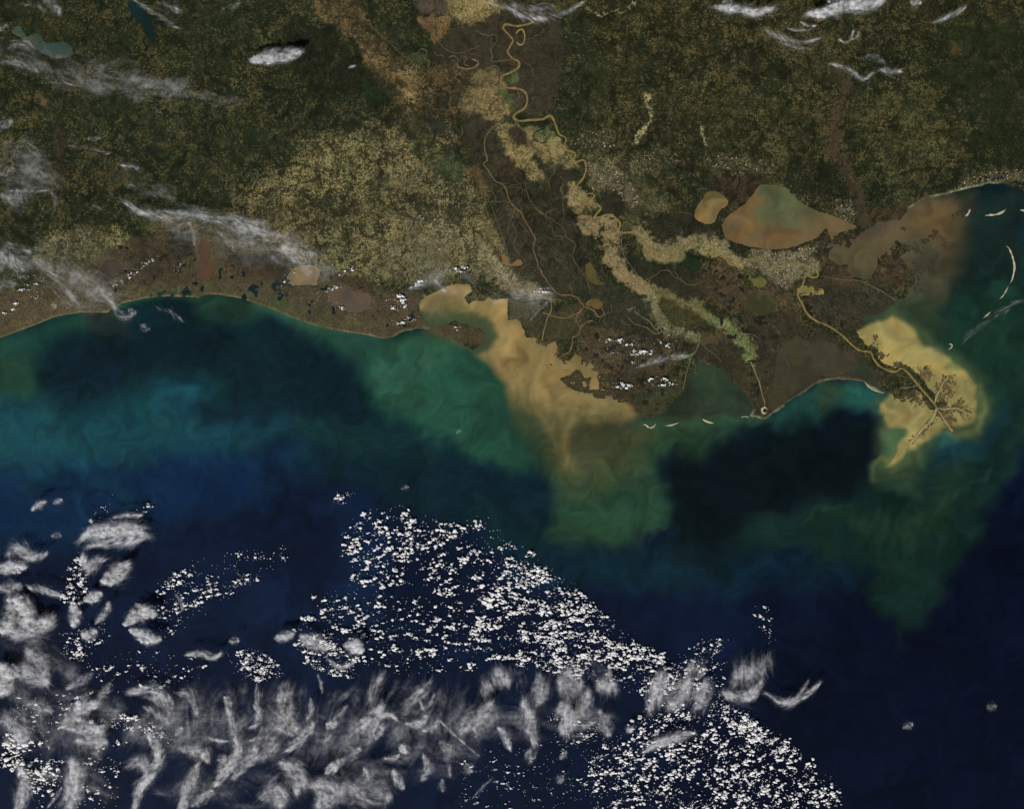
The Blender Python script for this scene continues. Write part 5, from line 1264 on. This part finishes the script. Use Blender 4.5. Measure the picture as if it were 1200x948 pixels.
cirrus([(232,896),(226,912),(218,930),(214,950)], 7, .8, 'grey trailing cloud under the shoulder shaped one', length=34)
cirrus([(224,944),(236,936),(250,926)], 6, .55, 'pale tuft at the foot of the grey trailing cloud')
cirrus([(244,864),(256,868),(268,868)], 2.2, .8, 'small bright level streak above the sickle cloud')
cirrus([(262,816),(268,822),(270,828)], 3.5, .7, 'tiny bright knot above the sickle cloud')
cirrus([(266,828),(270,846),(276,862)], 5, .5, 'grey neck leading down to the sickle cloud', length=28)
cirrus([(276,864),(279,880),(272,894),(262,906),(252,920)], 5.5, 1.2, 'bright sickle shaped cloud in the middle of the western band', length=28)
cirrus([(255,890),(265,888),(258,905)], 6, .4, 'grey veil inside the sickle shaped cloud')
cirrus([(298,826),(304,836),(300,848),(294,852)], 4, .6, 'grey hook right of the sickle cloud')
cirrus([(300,805),(303,815),(300,826)], 4, .22, 'faint upright streaks above the grey hook', fall=88, length=24)
cirrus([(302,868),(295,885),(284,900),(274,912)], 6, .75, 'slanting grey band right of the sickle cloud', length=30)
cirrus([(292,868),(302,865),(314,862)], 2.2, .9, 'short bright dash above the slanting grey band')
cirrus([(322,862),(316,880),(300,890)], 7, .35, 'soft veil right of the slanting grey band')
cirrus([(328,812),(332,832),(340,848),(350,854)], 10, .6, 'broad grey veil in the centre of the western band', length=34)
cirrus([(336,800),(334,815)], 8, .2, 'faint upright streaks above the broad grey veil', fall=86, length=26)
cirrus([(320,848),(334,856),(345,860)], 5, .5, 'pale rim under the broad grey veil')
cirrus([(364,818),(365,830),(360,842)], 3, .5, 'thin upright wisp right of the broad grey veil')
cirrus([(336,880),(350,868),(362,856),(367,848)], 5, .7, 'fan of pale streaks under the thin upright wisp', fall=-58, length=26)
cirrus([(328,892),(342,900),(352,910),(348,930)], 9, .75, 'grainy grey cloud at the south of the western band', length=26)
cirrus([(305,938),(325,925),(330,945)], 12, .4, 'dim veil at the bottom edge left of the grainy grey cloud', length=30)
cirrus([(364,920),(378,918),(388,935),(372,946)], 12, .7, 'grey cloud at the bottom edge under the bright feather', length=26)
cirrus([(372,790),(376,800),(378,812)], 2, .5, 'thin curved upright wisp below the ribbed patch')
cirrus([(382,848),(388,850),(394,844)], 4.5, 1.0, 'small bright star shaped cloud')
cirrus([(388,846),(398,836),(408,826)], 3, .3, 'faint tail rising from the star shaped cloud')
cirrus([(380,868),(388,862)], 2.5, .4, 'faint foot of the star shaped cloud', fall=-75, length=14)
cirrus([(418,856),(428,848),(440,838),(447,828)], 8, .7, 'pale fan shaped cloud right of the star shaped one', fall=-65, length=34)
cirrus([(432,822),(440,806),(446,792)], 7, .22, 'faint curved hairs above the pale fan', fall=-70, length=36)
cirrus([(437,862),(441,848),(448,839),(458,838),(466,843)], 3.6, .9, 'bright arc capping the pale fan')
cirrus([(440,866),(446,856),(450,848)], 4, .6, 'hanging tail under the bright arc')
cirrus([(476,848),(486,848),(494,846),(500,838)], 4, .8, 'bright curl in the centre of the band')
cirrus([(474,838),(482,824),(496,808),(504,800)], 7, .3, 'faint hairs rising above the bright curl', fall=-60, length=32)
cirrus([(491,820),(496,830),(502,828),(510,812)], 2, .6, 'Y shaped bright wisp above the bright curl')
cirrus([(496,856),(506,854),(514,844)], 3.5, .45, 'pale loop just right of the bright curl')
cirrus([(514,842),(524,853),(536,864),(546,872)], 1.2, 1.0, 'thin slanting aircraft trail in the centre of the band', name='cloud_streak', bend=.05)
cirrus([(545,872),(553,879),(562,886)], 1.4, .4, 'faded end of the slanting aircraft trail', name='cloud_streak', bend=.05)
cirrus([(472,872),(475,882)], 4.5, 1.6, 'small bright egg shaped cloud', core=20, length=10, fw=(.9, 2.2))
cirrus([(450,888),(460,889),(468,884)], 3, .6, 'small ragged wisp left of the egg shaped cloud')
cirrus([(460,902),(466,912),(473,924)], 4.5, .7, 'grey drop shaped wisp below the egg shaped cloud')
cirrus([(382,906),(390,899),(398,892)], 4.5, 1.5, 'bright white feather in the south of the band', core=18, length=12)
cirrus([(394,894),(408,888),(422,876)], 5, .5, 'brownish grey tail of the bright white feather')
cirrus([(395,925),(425,930),(445,925),(458,935)], 15, .35, 'wide dim veil along the bottom edge', length=34)
cirrus([(426,898),(432,912),(440,920)], 3.5, .4, 'pale streak above the wide dim veil')
cirrus([(496,884),(502,900),(494,914)], 5, .35, 'faint curved wisp right of the egg shaped cloud')
cirrus([(514,868),(524,878),(522,890)], 5, .35, 'faint grey wisps under the aircraft trail')
cirrus([(530,872),(526,888),(528,910)], 2.6, .5, 'thin bent wisp under the aircraft trail')
cirrus([(546,895),(552,905)], 6, .2, 'dim patch south of the aircraft trail')
cirrus([(518,912),(519,928)], 4, .25, 'dim upright smear near the bottom edge')
cirrus([(538,858),(552,846),(566,834),(576,824)], 8, .7, 'grainy grey wedge right of the aircraft trail', length=24)
cirrus([(578,802),(588,790),(596,800)], 8, .5, 'grainy veil above the grainy wedge', fall=80, length=30)
cirrus([(566,815),(574,800)], 6, .25, 'faint streaks between the grainy wedge and veil', fall=85, length=28)
cirrus([(555,850),(558,864)], 3, .5, 'small ragged tail under the grainy wedge', fall=75, length=14)
cirrus([(584,852),(592,862),(598,878)], 4, .6, 'small lightning shaped wisp right of the ragged tail')
cirrus([(612,822),(620,840),(624,858),(626,872)], 7, .8, 'grey curtain of cloud, western fold', length=34)
cirrus([(628,795),(634,806),(630,824)], 8, .55, 'upper part of the western cloud curtain', fall=92, length=32)
cirrus([(618,880),(624,890)], 7, .22, 'dim foot of the western cloud curtain', fall=100, length=24)
cirrus([(654,798),(668,800),(682,802)], 13, .5, 'pale top of the broad cloud curtain', fall=94, length=36)
cirrus([(656,824),(664,836),(668,848),(658,856)], 9, .95, 'bright bowl of the broad cloud curtain', fall=100, length=30)
cirrus([(676,838),(684,830),(690,812)], 7, .55, 'right fold of the broad cloud curtain', fall=96, length=34)
cirrus([(676,849),(688,850),(698,846)], 2.4, .5, 'level streaks under the broad cloud curtain')
cirrus([(700,800),(712,806),(720,800)], 9, .5, 'grainy veil right of the broad cloud curtain', fall=85, length=26)
cirrus([(702,832),(708,846),(714,862)], 6, .5, 'soft patch below the grainy veil')
cirrus([(736,850),(740,858)], 4, .4, 'tiny soft patch left of the long smooth bar')
cirrus([(656,890),(664,880)], 3.5, .25, 'faint slanting smear under the level streaks')
cirrus([(654,918),(660,908)], 4, .2, 'dim smear near the bottom edge under the curtains')
cirrus([(553,936),(562,926),(576,912)], 1.6, .3, 'dim slanting streak near the bottom edge', name='cloud_streak')
cirrus([(760,832),(768,816),(774,798),(780,790)], 9, .6, 'western half of the large grainy veil', fall=-70, length=34)
cirrus([(786,830),(798,812),(806,798)], 12, .55, 'middle of the large grainy veil', fall=-75, length=34)
cirrus([(814,830),(824,818),(826,800)], 9, .55, 'eastern half of the large grainy veil', fall=-70, length=32)
cirrus([(804,786),(816,782),(824,790)], 7, .35, 'thin top of the large grainy veil', fall=-80, length=28)
cirrus([(846,812),(858,816),(872,818),(884,810),(892,800)], 6, .75, 'pale flame shaped cloud base in the east of the band', length=26)
cirrus([(858,800),(872,790),(884,784),(898,782)], 10, .38, 'hairs rising from the flame shaped cloud', fall=-78, length=44)
cirrus([(896,772),(904,780)], 6, .18, 'faint brownish hairs right of the flame shaped cloud', fall=-75, length=36)
cirrus([(898,812),(910,820),(924,823),(938,818),(952,808),(960,802)], 3.6, .7, 'hooked wisp ending the band in the east')
cirrus([(928,820),(938,812),(948,796)], 2.5, .4, 'curled upper hair of the hooked wisp')
cirrus([(756,880),(766,874),(780,868),(796,863),(812,858)], 5, .85, 'long smooth bar of cloud among the popcorn clouds', length=26)
cirrus([(1058,852),(1070,848)], 4, .22, 'faint lone smudge in the dark eastern gulf')
cirrus([(1156,830),(1168,827)], 4, .25, 'faint lone smudge near the eastern picture edge')

# pieces that belong to one cloud hang under it
for whole, pieces in {
 'feathery white cloud over the top river bend': [('bright hooked tail of the feathery cloud over the top river bend', 'tail'), ('soft veil above the feathery cloud at the top river bend', 'veil')],
 'white winged cloud below the fish shaped cloud': [('faint lower edge of the white winged cloud', 'lower_edge')],
 'long bright white band stretched over the western plain': [('soft veil wrapped around the long bright white band', 'veil'), ('faint fringe hanging below the middle of the long white band', 'fringe'), ('thin wisp hanging below the long white band', 'wisp')],
 'striped grey white cloud sheet over the blue western gulf': [('lower bright band of the striped sheet', 'lower_band')],
 'large white swirl near the western picture edge': [('soft grey skirt of the large white swirl', 'skirt')],
 'top lobe of the bright knotted cloud': [('lower lobe of the bright knotted cloud', 'lower_lobe')],
 'bright arched cloud in the western part of the band': [('bright base of the arched cloud', 'cloud_base'), ('grey fringe beneath the arched cloud', 'fringe')],
 'pale veil with a hooked end above the S shaped cloud': [('lower streak of the pale hooked veil', 'streak'), ('bright hooked end of the pale veil', 'hook')],
 'grey trailing cloud under the shoulder shaped one': [('pale tuft at the foot of the grey trailing cloud', 'tuft')],
 'bright sickle shaped cloud in the middle of the western band': [('grey neck leading down to the sickle cloud', 'neck'), ('grey veil inside the sickle shaped cloud', 'veil')],
 'broad grey veil in the centre of the western band': [('pale rim under the broad grey veil', 'rim'), ('faint upright streaks above the broad grey veil', 'streaks')],
 'small bright star shaped cloud': [('faint tail rising from the star shaped cloud', 'tail'), ('faint foot of the star shaped cloud', 'foot')],
 'pale fan shaped cloud right of the star shaped one': [('faint curved hairs above the pale fan', 'hairs'), ('bright arc capping the pale fan', 'arc'), ('hanging tail under the bright arc', 'tail')],
 'bright curl in the centre of the band': [('faint hairs rising above the bright curl', 'hairs'), ('pale loop just right of the bright curl', 'loop')],
 'bright white feather in the south of the band': [('brownish grey tail of the bright white feather', 'tail')],
 'thin slanting aircraft trail in the centre of the band': [('faded end of the slanting aircraft trail', 'faded_end')],
 'grey curtain of cloud, western fold': [('upper part of the western cloud curtain', 'upper_part'), ('dim foot of the western cloud curtain', 'foot')],
 'bright bowl of the broad cloud curtain': [('pale top of the broad cloud curtain', 'curtain_top'), ('right fold of the broad cloud curtain', 'fold'), ('level streaks under the broad cloud curtain', 'streaks')],
 'middle of the large grainy veil': [('western half of the large grainy veil', 'western_half'), ('eastern half of the large grainy veil', 'eastern_half'), ('thin top of the large grainy veil', 'veil_top')],
 'pale flame shaped cloud base in the east of the band': [('hairs rising from the flame shaped cloud', 'hairs')],
 'hooked wisp ending the band in the east': [('curled upper hair of the hooked wisp', 'curl')],
}.items():
    for lab, nm in pieces:
        o = SKY[lab]; o.parent = SKY[whole]; o.name = nm
        for k in ('label', 'category', 'group'): del o[k]
for old, new in {'top lobe of the bright knotted cloud': 'bright knotted white cloud of two lobes over the western gulf', 'middle of the large grainy veil': 'large grainy veil over the popcorn clouds in the east of the band',
                 'bright bowl of the broad cloud curtain': 'broad hanging cloud curtain with a bright bowl at its foot', 'grey curtain of cloud, western fold': 'narrow grey cloud curtain west of the broad one',
                 'pale flame shaped cloud base in the east of the band': 'pale flame shaped cloud with rising hairs in the east of the band'}.items():
    SKY[old]['label'] = new

# ------------------------------------------------------------------ fair-weather cumulus
def puff_mesh(seed):
    """a heap of lobes with a flat base, about one unit in radius"""
    r = np.random.default_rng(seed)
    V, Fq = [], []
    n = 0
    st = r.uniform(1.0, 1.5)
    for k in range(r.integers(5, 9)):
        th = r.uniform(0, 6.28); d = 0 if k == 0 else r.uniform(.25, .8)
        s = (.62 if k == 0 else r.uniform(.22, .5))
        v = ICO1[0] * (s * (1 + .11 * r.standard_normal((len(ICO1[0]), 1))))
        v = v * np.array([1, 1, .75]) + np.array([math.cos(th) * d * st, math.sin(th) * d / st * .9, .1 + .25 * (1 - d)])
        v[:, 2] = np.maximum(v[:, 2], -.12)
        V.append(v); Fq.append(ICO1[1] + n); n += len(v)
    me_v = np.concatenate(V); me_f = np.concatenate(Fq)
    me = bpy.data.meshes.new('cumulus_cloud')
    me.from_pydata([tuple(map(float, q)) for q in me_v], [], [tuple(map(int, q)) for q in me_f])
    me.polygons.foreach_set('use_smooth', np.ones(len(me.polygons), bool))
    me.materials.append(MAT_CUMULUS)
    return me
PUFFS = [puff_mesh(100 + k) for k in range(14)]

# (area, count, smallest, largest, how strongly they line up, bearing of the lines, label, group)
FIELDS = [
 ([(400,640),(408,612),(425,600),(445,596),(470,590),(480,606),(540,612),(570,608),(592,628),(604,655),(585,668),(560,690),(525,700),(490,680),(455,690),(412,684)], 520, .7, 2.7, .6, 25, 'white puffy cloud in the clump where the popcorn field begins in the north', 'northern popcorn clouds'),
 ([(596,640),(622,648),(650,668),(680,694),(712,722),(742,748),(778,768),(800,780),(800,812),(760,812),(700,797),(630,785),(590,778),(552,762),(548,738),(562,715),(560,694),(584,672)], 1150, .8, 2.7, .75, -4, 'white puffy cloud in the rows of the central popcorn field', 'central popcorn clouds'),
 ([(365,700),(400,690),(470,700),(560,705),(556,785),(490,792),(420,775),(365,772),(340,755)], 480, .5, 2.2, .5, 8, 'small white cloud in the sparse rows west of the central popcorn field', 'sparse western popcorn clouds'),
 ([(704,880),(730,850),(750,835),(785,848),(842,822),(872,834),(905,858),(935,880),(965,905),(990,928),(985,962),(700,962),(682,915),(688,895)], 1300, .7, 2.5, .3, 40, 'white round cloud in the popcorn field at the south east end', 'south eastern popcorn clouds'),
 ([(845,825),(870,832),(905,862),(930,885),(915,892),(880,868),(850,845)], 110, 1.2, 3.0, .2, 40, 'larger white cloud on the bright rim of the south eastern popcorn field', 'rim popcorn clouds'),
 ([(745,790),(800,775),(850,775),(848,845),(760,850)], 260, .6, 1.9, .2, 30, 'white cloud showing through the large grainy veil', 'popcorn clouds under the grainy veil'),
 ([(68,700),(78,668),(92,650),(105,662),(100,690),(110,700),(88,712)], 90, .8, 2.6, .3, 20, 'white puff in the tight cluster beside the large white swirl', 'puffs beside the swirl'),
 ([(182,690),(200,670),(240,655),(330,640),(335,655),(300,680),(260,700),(225,722),(195,745),(185,735)], 260, .5, 1.9, .7, 22, 'small white puff in the slanting rows over the western gulf', 'slanting western puffs'),
 ([(268,768),(290,762),(318,770),(334,788),(310,802),(280,790)], 150, .6, 1.9, .4, -15, 'white puff in the compact oval patch of the western gulf', 'oval patch puffs'),
 ([(340,735),(380,735),(410,770),(420,792),(385,792),(350,765)], 190, .5, 1.7, .5, -20, 'small white puff around the ribbed grey patch', 'puffs around the ribbed patch'),
 ([(72,745),(125,725),(130,745),(95,775),(72,768)], 80, .6, 1.8, .2, 20, 'small white puff south of the vertical bright puff', 'puffs south of the vertical puff'),
 ([(0,860),(12,858),(28,870),(50,860),(60,880),(70,895),(60,948),(36,925),(20,905),(0,900)], 110, 1.2, 4.0, .1, 0, 'round white puff, one of the fattest, at the south west corner', 'fat south western puffs'),
 ([(20,815),(110,810),(60,860),(10,850)], 70, .6, 2.2, .2, 0, 'white puff by the small grey veil left of the arched cloud', 'puffs by the small veil'),
 ([(60,890),(80,880),(140,870),(140,948),(30,948)], 110, .6, 1.9, .2, 10, 'small white puff around the grey pillar of cloud', 'puffs around the grey pillar'),
 ([(116,840),(150,838),(180,846),(205,870),(195,876),(165,856),(120,852)], 100, .7, 2.0, .5, -20, 'white puff in the curved row between arched and S shaped clouds', 'curved row puffs'),
 ([(100,780),(180,760),(250,770),(220,812),(140,812)], 130, .4, 1.5, .4, 20, 'tiny white puff scattered above the arched cloud', 'scattered puffs above the arch'),
 ([(540,885),(640,870),(700,890),(690,930),(640,948),(540,948)], 190, .35, 1.1, .5, 0, 'tiny white speck of cloud in the dark gap near the bottom edge', 'specks in the dark gap'),
 ([(640,838),(720,845),(740,880),(700,892),(650,872)], 150, .4, 1.5, .6, 0, 'small white cloud under the broad cloud curtain', 'puffs under the curtain'),
 ([(880,716),(896,712),(908,740),(902,752),(884,738)], 45, .5, 1.4, .2, -40, 'small white cloud in the lone patch over the dark eastern gulf', 'lone patch puffs'),
 ([(385,590),(395,578),(414,575),(412,584),(400,592)], 34, .5, 1.5, .3, 20, 'small white puff in the little group north west of the popcorn field', 'little northern group'),
 ([(100,612),(120,590),(140,580),(140,588),(108,618)], 22, .6, 1.5, .4, 25, 'small white puff in the short slanting row above the striped sheet', 'short row above the striped sheet'),
 ([(155,600),(176,582),(184,590),(165,606)], 14, .6, 1.4, .4, 25, 'small white puff at the upper end of the striped sheet', 'puffs at the end of the striped sheet'),
 ([(790,772),(830,745),(850,752),(815,790)], 80, .4, 1.6, .6, 50, 'small white cloud in the slanting rows at the north east rim', 'north eastern rim puffs'),
 # over the land
 ([(130,332),(140,326),(152,318),(164,310),(180,302),(180,306),(166,316),(150,328),(134,336)], 60, .5, 1.4, .2, 28, 'white puff in the slanting row over the western marsh', 'marsh row puffs'),
 ([(22,326),(44,322),(56,332),(50,348),(24,350)], 46, .5, 1.5, .2, 0, 'white puff in the loose group over the western towns', 'western town puffs'),
 ([(0,360),(18,354),(20,366),(0,372)], 16, .6, 1.6, .2, 0, 'white puff at the picture edge over the western marsh', 'western edge puffs'),
 ([(200,318),(208,310),(222,302),(222,308),(206,322)], 12, .5, 1.2, .2, 40, 'white puff in the short row west of the reddish lake', 'reddish lake puffs'),
 ([(328,324),(345,316),(348,320),(332,332)], 14, .5, 1.2, .3, 20, 'white puff beside the pale brown lake', 'pale lake puffs'),
 ([(370,344),(392,334),(395,338),(372,346)], 18, .6, 1.3, .3, 25, 'white puff in the row west of the grey brown lake', 'grey lake row puffs'),
 ([(395,322),(415,310),(418,315),(398,326)], 16, .5, 1.3, .3, 25, 'white puff north of the grey brown lake', 'grey lake northern puffs'),
 ([(385,350),(398,358),(412,364),(408,368),(392,362),(383,352)], 12, .5, 1.3, .3, -25, 'white puff on the shore of the grey brown lake', 'grey lake shore puffs'),
 ([(452,352),(470,345),(480,356),(476,366),(458,362)], 34, .7, 2.2, .2, 0, 'white puff in the clump east of the grey brown lake', 'clump east of the grey lake'),
 ([(454,380),(470,372),(490,370),(488,376),(462,382)], 24, .6, 1.6, .3, 10, 'white puff in the row near the inlet of the tan bay', 'inlet row puffs'),
 ([(478,336),(492,330),(494,336),(482,340)], 10, .8, 1.9, .2, 0, 'bright puff at the foot of the bluish smoke', 'smoke foot puffs'),
 ([(525,316),(545,310),(556,316),(552,320),(528,320)], 22, .6, 1.5, .3, 0, 'white puff in the row north of the tan bay', 'tan bay row puffs'),
 ([(530,380),(536,378),(544,388),(536,388)], 7, .6, 1.4, .2, 0, 'white puff over the marsh island in the bay', 'marsh island puffs'),
 ([(622,338),(640,333),(648,342),(632,346)], 22, .6, 1.9, .2, 0, 'bright puff in the grey haze by the swamp river', 'haze puffs'),
 ([(698,396),(720,396),(798,402),(798,407),(770,406),(700,400)], 46, .5, 1.4, .5, -5, 'white puff in the upper row over the brown marsh', 'upper marsh row puffs'),
 ([(716,411),(762,411),(762,416),(718,415)], 40, .7, 1.5, .6, 0, 'white puff in the solid middle row over the brown marsh', 'middle marsh row puffs'),
 ([(734,422),(750,424),(750,427),(736,426)], 9, .5, 1.1, .5, 0, 'white puff in the short row beside the feather shaped cloud', 'feather row puffs'),
 ([(706,456),(722,448),(740,450),(740,456),(720,456),(710,460)], 28, .6, 2.2, .3, 5, 'bright puff in the southern clump over the brown marsh', 'southern marsh clump'),
 ([(756,448),(768,440),(792,446),(796,454),(780,452),(760,452)], 28, .6, 1.7, .3, -8, 'bright puff in the south eastern row over the brown marsh', 'south eastern marsh row'),
]
pool = []      # x, y, radius, field
cell = {}
def place(x, y, r, fi, gap):
    key = (int(x // 6), int(y // 6))
    for a in (-1, 0, 1):
        for b in (-1, 0, 1):
            for (x2, y2, r2) in cell.get((key[0] + a, key[1] + b), ()):
                if (x - x2) ** 2 + ((y - y2) * 1.1) ** 2 < (gap * (r + r2)) ** 2: return False
    cell.setdefault(key, []).append((x, y, r)); pool.append((x, y, r, fi))
    return True
for fi, (pts, count, r0, r1, line, bear, lab, grp) in enumerate(FIELDS):
    p = np.array(pts, float); lo, hi = p.min(0) - 6, p.max(0) + 6
    cb, sb = math.cos(math.radians(bear)), math.sin(math.radians(bear))
    count = int(count * (2.6 if count > 60 else 1.6)); r0, r1 = r0 * .85, r1 * (.9 if count > 200 else 1.0)
    N = count * 14
    q = lo + rng.random((N, 2)) * (hi - lo)
    ragged = 5 if count > 60 else 1
    d = sd_poly(pts, q[:, 0] + ragged * fbm(q[:, 0], q[:, 1], 20, 3, 240), q[:, 1] + ragged * fbm(q[:, 0], q[:, 1], 20, 3, 250))
    u = q[:, 0] * cb - q[:, 1] * sb; v = q[:, 0] * sb + q[:, 1] * cb
    bow = 5 * vnoise(u, v, 45, 260 + fi)
    den = vnoise(u / (1 + 3 * line), (v + bow) * 1.2, 8, 200 + fi) * (.5 + 1.0 * line) + fbm(q[:, 0], q[:, 1], 26, 3, 230) * .6
    ok = (d > 0) & (den + .2 * np.minimum(d, 8) / 8 > rng.uniform(-.45, .40, N))
    q1 = q[ok]; den1 = den[ok]; got = 0
    for (x, y), dn in zip(q1, den1):
        if got >= count * .82: break
        big = rng.random() ** 3.2
        r = (r0 * .75 + (r1 * 1.12 - r0) * big) * (1 + .35 * max(-.6, min(dn, .8)))
        if not place(x, y, r, fi, .62): continue
        got += 1
        for _ in range(rng.poisson(1.0 + 1.6 * big + 1.2 * max(dn, 0))):       # a cloud street: smaller puffs budding off along the wind
            su, sv = rng.normal(0, 1.5 * r), rng.normal(0, .7 * r)
            if place(x + su * cb + sv * sb, y - su * sb + sv * cb, r * rng.uniform(.3, .8), fi, .5): got += 1
    ok = (d > -5) & (rng.random(N) < np.exp(-np.maximum(-d, 0) / 2.5))
    for (x, y) in q[ok][:int(count * .25)]:
        place(x, y, rng.uniform(.28, .55), fi, .9)
pool.sort(key=lambda s: -s[2])
for i, (x, y, r, fi) in enumerate(pool[:300]):
    o = bpy.data.objects.new('cumulus_cloud', PUFFS[i % len(PUFFS)]); C.link(o)
    o.location = M(x, y, 1.9); r *= 1.1
    o.scale = (r * rng.uniform(.95, 1.2), r * rng.uniform(.8, 1.0), r * rng.uniform(.7, 1.0)); o.rotation_euler = (0, 0, rng.uniform(-.5, .5) + (math.pi if i % 2 else 0))
    tag(o, None, FIELDS[fi][6], 'cloud', FIELDS[fi][7])
V, Fq, A, n = [], [], [], 0
for (x, y, r, fi) in pool[300:]:
    dense = rng.uniform(.55, 1.6) * min(1, .45 + .5 * r)
    for k in range(3 if r > .9 else (2 if r > .6 else 1)):
        bv, bf = ICO1 if r > 1.05 else ICO0
        s = r * (1 if k == 0 else rng.uniform(.4, .75))
        dv = np.array([0, 0, 0]) if k == 0 else np.array([rng.normal(0, .75), rng.normal(0, .5), 0]) * r
        vv = bv * (1 + .12 * rng.standard_normal((len(bv), 1))) * np.array([s * rng.uniform(.9, 1.35), s * rng.uniform(.7, 1.0), s * .65])
        V.append(vv + np.array(M(x, y, 1.9)) + dv); Fq.append(bf + n); n += len(bv); A.append(np.full(len(bv), dense))
mesh_obj('cumulus_clouds', np.concatenate(V), np.concatenate(Fq), MAT_PUFF, 'stuff', 'countless small white popcorn clouds between the larger ones over the gulf', None,
         attrs={'veil': ('FLOAT', np.concatenate(A))})
